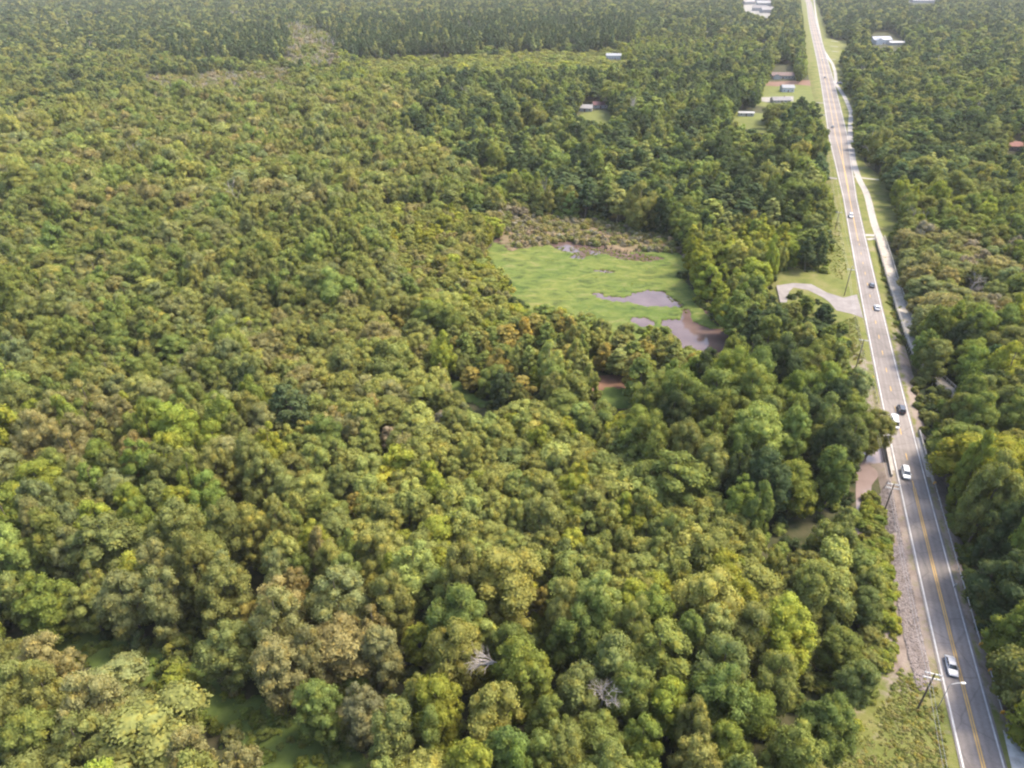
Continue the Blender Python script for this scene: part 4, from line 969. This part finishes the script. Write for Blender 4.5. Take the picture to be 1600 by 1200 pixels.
car('sedan', (.50, .50, .49), 1370, 480, False, 'white car driving away, just past the side road junction')
car('sedan', (.03, .035, .045), 1361, 445, False, 'dark blue-black car driving away ahead of a white car, beside the boardwalk')
car('suv', (.50, .50, .49), 1324, 337, True, 'white car coming toward the camera just beyond the start of the boardwalk')
car('sedan', (.02, .02, .03), 1300, 198, True, 'dark car at the far intersection', -3.4)
car('sedan', (.03, .03, .03), 1287, 121, True, 'small dark car on the distant widened road', -2.0)
car('suv', (.50, .50, .49), 1288, 94, True, 'tiny pale car far up the road', -.2)
car('suv', (.50, .50, .49), 1262, 6, True, 'pale vehicle at the top end of the road', -2.2)

# ------------------------------------------------------------------ utility poles and wires
POLES = [((1434, 1107), (1452, 1052)), ((1379, 806), (1389, 756)), ((1337, 575), (1345, 530)), ((1319, 462), (1327, 420)), ((1305, 358), (1311, 334)), ((1288, 232), (1291, 214))]
tops = []; plabel = ['timber utility pole with two pale crossarms on the near left verge', 'timber utility pole with crossarms on the rocky bank by the bridge', 'dark utility pole on the left verge above the creek bridge',
   'dark utility pole beside the side road mouth', 'dark utility pole on the grass left of the road before the poplars', 'small utility pole near the far intersection']
for k, ((bx, by), (tx_, ty_)) in enumerate(POLES):
    zb = float(berm_z(np.array([P(bx, by, .7)[0]]), np.array([P(bx, by, .7)[1]]))[0][0]); p_ = P(bx, by, zb)
    best = min(np.arange(5, 16, .25), key=lambda h_: abs(proj(p_[0], p_[1], zb + h_)[1] - ty_)); Ht = float(max(9.0, min(13, best)))
    yaw = math.atan2(float(np.interp(p_[1], ST_Y, TY)), float(np.interp(p_[1], ST_Y, TX)))
    r = link('utility_pole', None, loc=tuple(p_), rz=yaw); tag(r, plabel[k], 'utility pole', 'utility poles left of the road')
    mb = MB(); mb.tube([(0, 0, -1), (0, 0, Ht)], [.19, .13], 8); mb.build('post', M['pole'], r)
    arms = [Ht - .4, Ht - 1.6] if k < 2 else [Ht - .4]
    for az in arms:
        mb = MB(); mb.box(.14, .30, -1.5, 1.5, az - .09, az + .09); am = mb.build('crossarm', M['crossarm'], r)
        for q_ in (-1.35, -.75, .75, 1.35):
            mb = MB(); mb.tube([(.22, q_, az + .09), (.22, q_, az + .35)], [.07, .05], 6); mb.build('insulator', M['crossarm'], am)
    tops.append((p_, Ht, yaw))
def wp(k, lat, dz):
    p_, Ht, yaw = tops[k]; return Vector((p_[0] - math.sin(yaw) * lat + math.cos(yaw) * .22, p_[1] + math.cos(yaw) * lat + math.sin(yaw) * .22, p_[2] + Ht + dz))
mb = MB()
for lat, dz in ((-1.35, 0), (1.35, 0), (.75, 0)):
    P0 = wp(0, lat, dz); d = (wp(0, lat, dz) - wp(1, lat, dz)); chain = [P0 + d * 1.0] + [wp(k, lat, dz) for k in range(len(tops))]
    for a, b in zip(chain[:-1], chain[1:]):
        pts = [a.lerp(b, s / 8) - Vector((0, 0, 1.2 * 4 * (s / 8) * (1 - s / 8))) for s in range(9)]; mb.tube(pts, .022, 4, cap=False)
tag(mb.build('power_line', M['wire']), 'thin sagging wires strung between the utility poles', 'power line')
# pole-mounted street arm near the road (the single bright arm beside the nearest pole)
p_ = P(1466, 1105, RZ - .1); r = link('street_lamp', None, loc=tuple(p_), rz=0); tag(r, 'pale street light arm reaching over the road edge by the nearest pole', 'street light')
mb = MB(); mb.tube([(0, 0, -.3), (0, 0, 6.4), (.3, 0, 6.9)], [.08, .06, .05], 8); mb.build('pole', M['galv'], r)
mb = MB(); mb.tube([(.3, 0, 6.9), (1.2, .05, 7.1), (2.0, .05, 7.12)], .05, 6); mb.build('arm', M['crossarm'], r)
mb = MB(); mb.box(2.0, 2.75, -.14, .22, 7.02, 7.18); mb.build('lamp_head', M['crossarm'], r)
# verge delineators
for k, (bx, by, lab) in enumerate(((1491, 918, 'white marker post at the right road edge between shadow patches'), (1331, 420, 'pale marker post at the left road edge opposite the boardwalk'))):
    p_ = P(bx, by, RZ); r = link('marker_post', None, loc=tuple(p_)); tag(r, lab, 'marker post')
    mb = MB(); mb.box(-.1, .1, -.05, .05, -.2, 1.3); mb.build('post', M['white_paint'], r); mb = MB(); mb.box(-.22, .22, -.08, -.055, .8, 1.3); mb.build('reflector', M['crossarm'], r)

# ------------------------------------------------------------------ houses
HM = {}
def hm(name, c, rough=.8):
    c = tuple(q * .58 for q in c)
    if name not in HM: HM[name] = simple(name, c, tuple(q * .82 for q in c), .4, rough, .2, detail=6)
    return HM[name]
def house(px_, py_, w_, d_, h_, rz, wallc, roofc, label, name='house', cat='house', roofh=2.2, porch=False, wing=False, garage=False):
    p_ = P(px_, py_, 0.0); r = link(name, None, loc=(p_[0], p_[1], .05), rz=math.radians(rz)); tag(r, label, cat, None)
    wm = hm('siding_%s' % (wallc,), wallc); rm = hm('roofing_%s' % (roofc,), roofc)
    def block(x0, x1, y0, y1, hh, rh, axis_x=True):
        mb = MB(); mb.box(x0, x1, y0, y1, 0, hh); 
        if axis_x: mb.add([(x0, y0, hh), (x0, y1, hh), (x0, (y0+y1)/2, hh+rh-.1), (x1, y0, hh), (x1, y1, hh), (x1, (y0+y1)/2, hh+rh-.1)], [(0, 2, 1), (3, 4, 5)])
        else: mb.add([(x0, y0, hh), (x1, y0, hh), ((x0+x1)/2, y0, hh+rh-.1), (x0, y1, hh), (x1, y1, hh), ((x0+x1)/2, y1, hh+rh-.1)], [(0, 1, 2), (3, 5, 4)])
        mb.build('wall', wm, r)
        mb = MB(); e = .5; th = .18
        if axis_x:
            c = (y0+y1)/2
            for sg, ye in ((-1, y0-e), (1, y1+e)):
                V = [(x0-e, ye, hh-.25), (x1+e, ye, hh-.25), (x1+e, c, hh+rh), (x0-e, c, hh+rh)]; V += [(a, b, z_+th) for a, b, z_ in V]
                mb.add(V, [(0,1,2,3),(4,5,6,7),(0,1,5,4),(1,2,6,5),(2,3,7,6),(3,0,4,7)])
        else:
            c = (x0+x1)/2
            for sg, xe in ((-1, x0-e), (1, x1+e)):
                V = [(xe, y0-e, hh-.25), (xe, y1+e, hh-.25), (c, y1+e, hh+rh), (c, y0-e, hh+rh)]; V += [(a, b, z_+th) for a, b, z_ in V]
                mb.add(V, [(0,1,2,3),(4,5,6,7),(0,1,5,4),(1,2,6,5),(2,3,7,6),(3,0,4,7)])
        return mb.build('roof', rm, r)
    rf = block(-w_/2, w_/2, -d_/2, d_/2, h_, roofh)
    if w_ >= 14: mb = MB(); mb.box(w_*.2-.4, w_*.2+.4, .4, 1.2, h_, h_+roofh+1); mb.build('chimney', hm('brick', (.3, .16, .12)), rf) if w_ >= 14 else None
    if wing: block(-w_/2-.02, -w_/2+w_*.35, -d_/2-d_*.45, -d_/2+.6, h_*.98, roofh*.8, False)
    if garage: block(w_/2-.5, w_/2+w_*.4, -d_/2+.8, d_/2-.8, h_*.85, roofh*.7)
    for sy, yy in ((-1, -d_/2), (1, d_/2)):
        n = max(2, int(w_/3.4))
        for k in range(n):
            xx = -w_/2 + w_*(k+.5)/n
            if wing and sy < 0 and k < n*.4: continue
            if sy < 0 and k == n//2:
                mb = MB(); mb.box(xx-.5, xx+.5, yy-.06, yy+.02, 0, 2.1); mb.build('door', hm('door_paint', (.2, .08, .05)), r); continue
            for z0 in ([.9] + ([3.8] if h_ > 5 else [])):
                mb = MB(); mb.box(xx-.62, xx+.62, yy-.05 if sy < 0 else yy, yy if sy < 0 else yy+.05, z0, z0+1.35); f_ = mb.build('window', M['crossarm'], r)
                mb = MB(); yo = yy-.07 if sy < 0 else yy+.055; mb.box(xx-.5, xx+.5, yo, yo+.015, z0+.1, z0+1.25); mb.build('pane', M['glass'], f_)
    return r
house(1221, 122, 24, 12, 3.4, -4, (.72, .70, .66), (.27, .19, .17), 'long white house under a reddish-brown roof left of the far road', wing=True, roofh=2.6)
house(1229, 143, 12, 9, 4.2, 0, (.78, .78, .76), (.42, .42, .42), 'small white house with a grey roof standing on the lawn')
house(1219, 160, 17, 8, 2.6, 3, (.55, .50, .47), (.36, .33, .32), 'low grey-brown roofed house at the front of the lawn')
house(1165, 181, 13, 4.5, 2.8, -6, (.80, .80, .78), (.55, .54, .52), 'small white trailer home in a clearing left of the road', roofh=.7)
house(914, 173, 13, 9, 3.0, -10, (.62, .60, .58), (.40, .38, .37), 'grey bungalow behind a dark tree in the middle distance')
house(937, 168, 13, 8, 3.0, 4, (.66, .62, .60), (.30, .15, .14), 'pale house with a dull red roof beside the grey bungalow')
house(961, 92, 24, 9, 4.5, -6, (.75, .75, .73), (.48, .48, .48), 'long white-roofed building among trees above the bungalow')
house(1107, 56, 20, 14, 5.5, 0, (.8, .8, .8), (.65, .65, .65), 'white house showing above the trees left of the far road')
house(878, 35, 20, 14, 7, 5, (.8, .8, .8), (.6, .6, .6), 'white house deep in the distant trees near the top')
house(1374, 68, 30, 16, 6.0, 8, (.82, .82, .82), (.55, .56, .60), 'large white gabled house right of the far road', wing=True, roofh=4.0)
house(1401, 70, 26, 12, 3.6, 0, (.72, .70, .68), (.66, .64, .62), 'low pale outbuilding beside the large white gabled house', roofh=1.6)
house(1190, 63, 30, 14, 4.5, 3, (.62, .66, .72), (.36, .42, .50), 'bluish-roofed house left of the far road', garage=True)
house(1589, 234, 15, 10, 3.4, -10, (.50, .36, .32), (.36, .17, .14), 'house with a reddish roof at the right edge among trees')
for k, (a, b, w_) in enumerate(((1168, 7, 34), (1180, 3, 38), (1192, 9, 36), (1186, 17, 34), (1198, 20, 30), (1201, 3, 36))):
    house(a, b, w_, 20, 7, prng.uniform(-20, 20), (.55, .52, .50), (prng.choice(((.40, .37, .35), (.46, .44, .43), (.34, .31, .3)))), 'pale house in the distant cluster near the top, ' + ['far left', 'back middle', 'central', 'front middle', 'front right', 'back right'][k] + ' of six', roofh=5)
house(1440, 4, 60, 22, 6, 0, (.7, .68, .66), (.6, .58, .56), 'long pale building at the top edge right of the road', name='building', cat='building', roofh=3)
house(1313, 133, 6, 5, 2.6, 0, (.55, .52, .5), (.45, .42, .4), 'tiny grey shelter where the footpath bends', name='shelter', cat='shelter', roofh=1.0)
house(821, 187, 9, 6, 2.6, 0, (.7, .66, .6), (.66, .62, .56), 'little pale shed left of the bungalow clearing', name='shed', cat='shed', roofh=1.2)
car('sedan', (.05, .06, .07), 1337, 201, True, 'dark parked car off the right side of the far intersection', 21.0)

# ------------------------------------------------------------------ haze
mh, nh, oh = newmat('haze'); pv = N(nh, "ShaderNodeVolumePrincipled"); pv.inputs["Color"].default_value = (.92, .92, .90, 1); pv.inputs["Density"].default_value = .00005
pv.inputs["Anisotropy"].default_value = 0.0
nh.links.new(pv.outputs[0], oh.inputs["Volume"])
mb = MB(); mb.box(-9500, 9500, -700, 14500, -1.5, 128); hz = mb.build('haze', mh); tag(hz, kind='stuff')
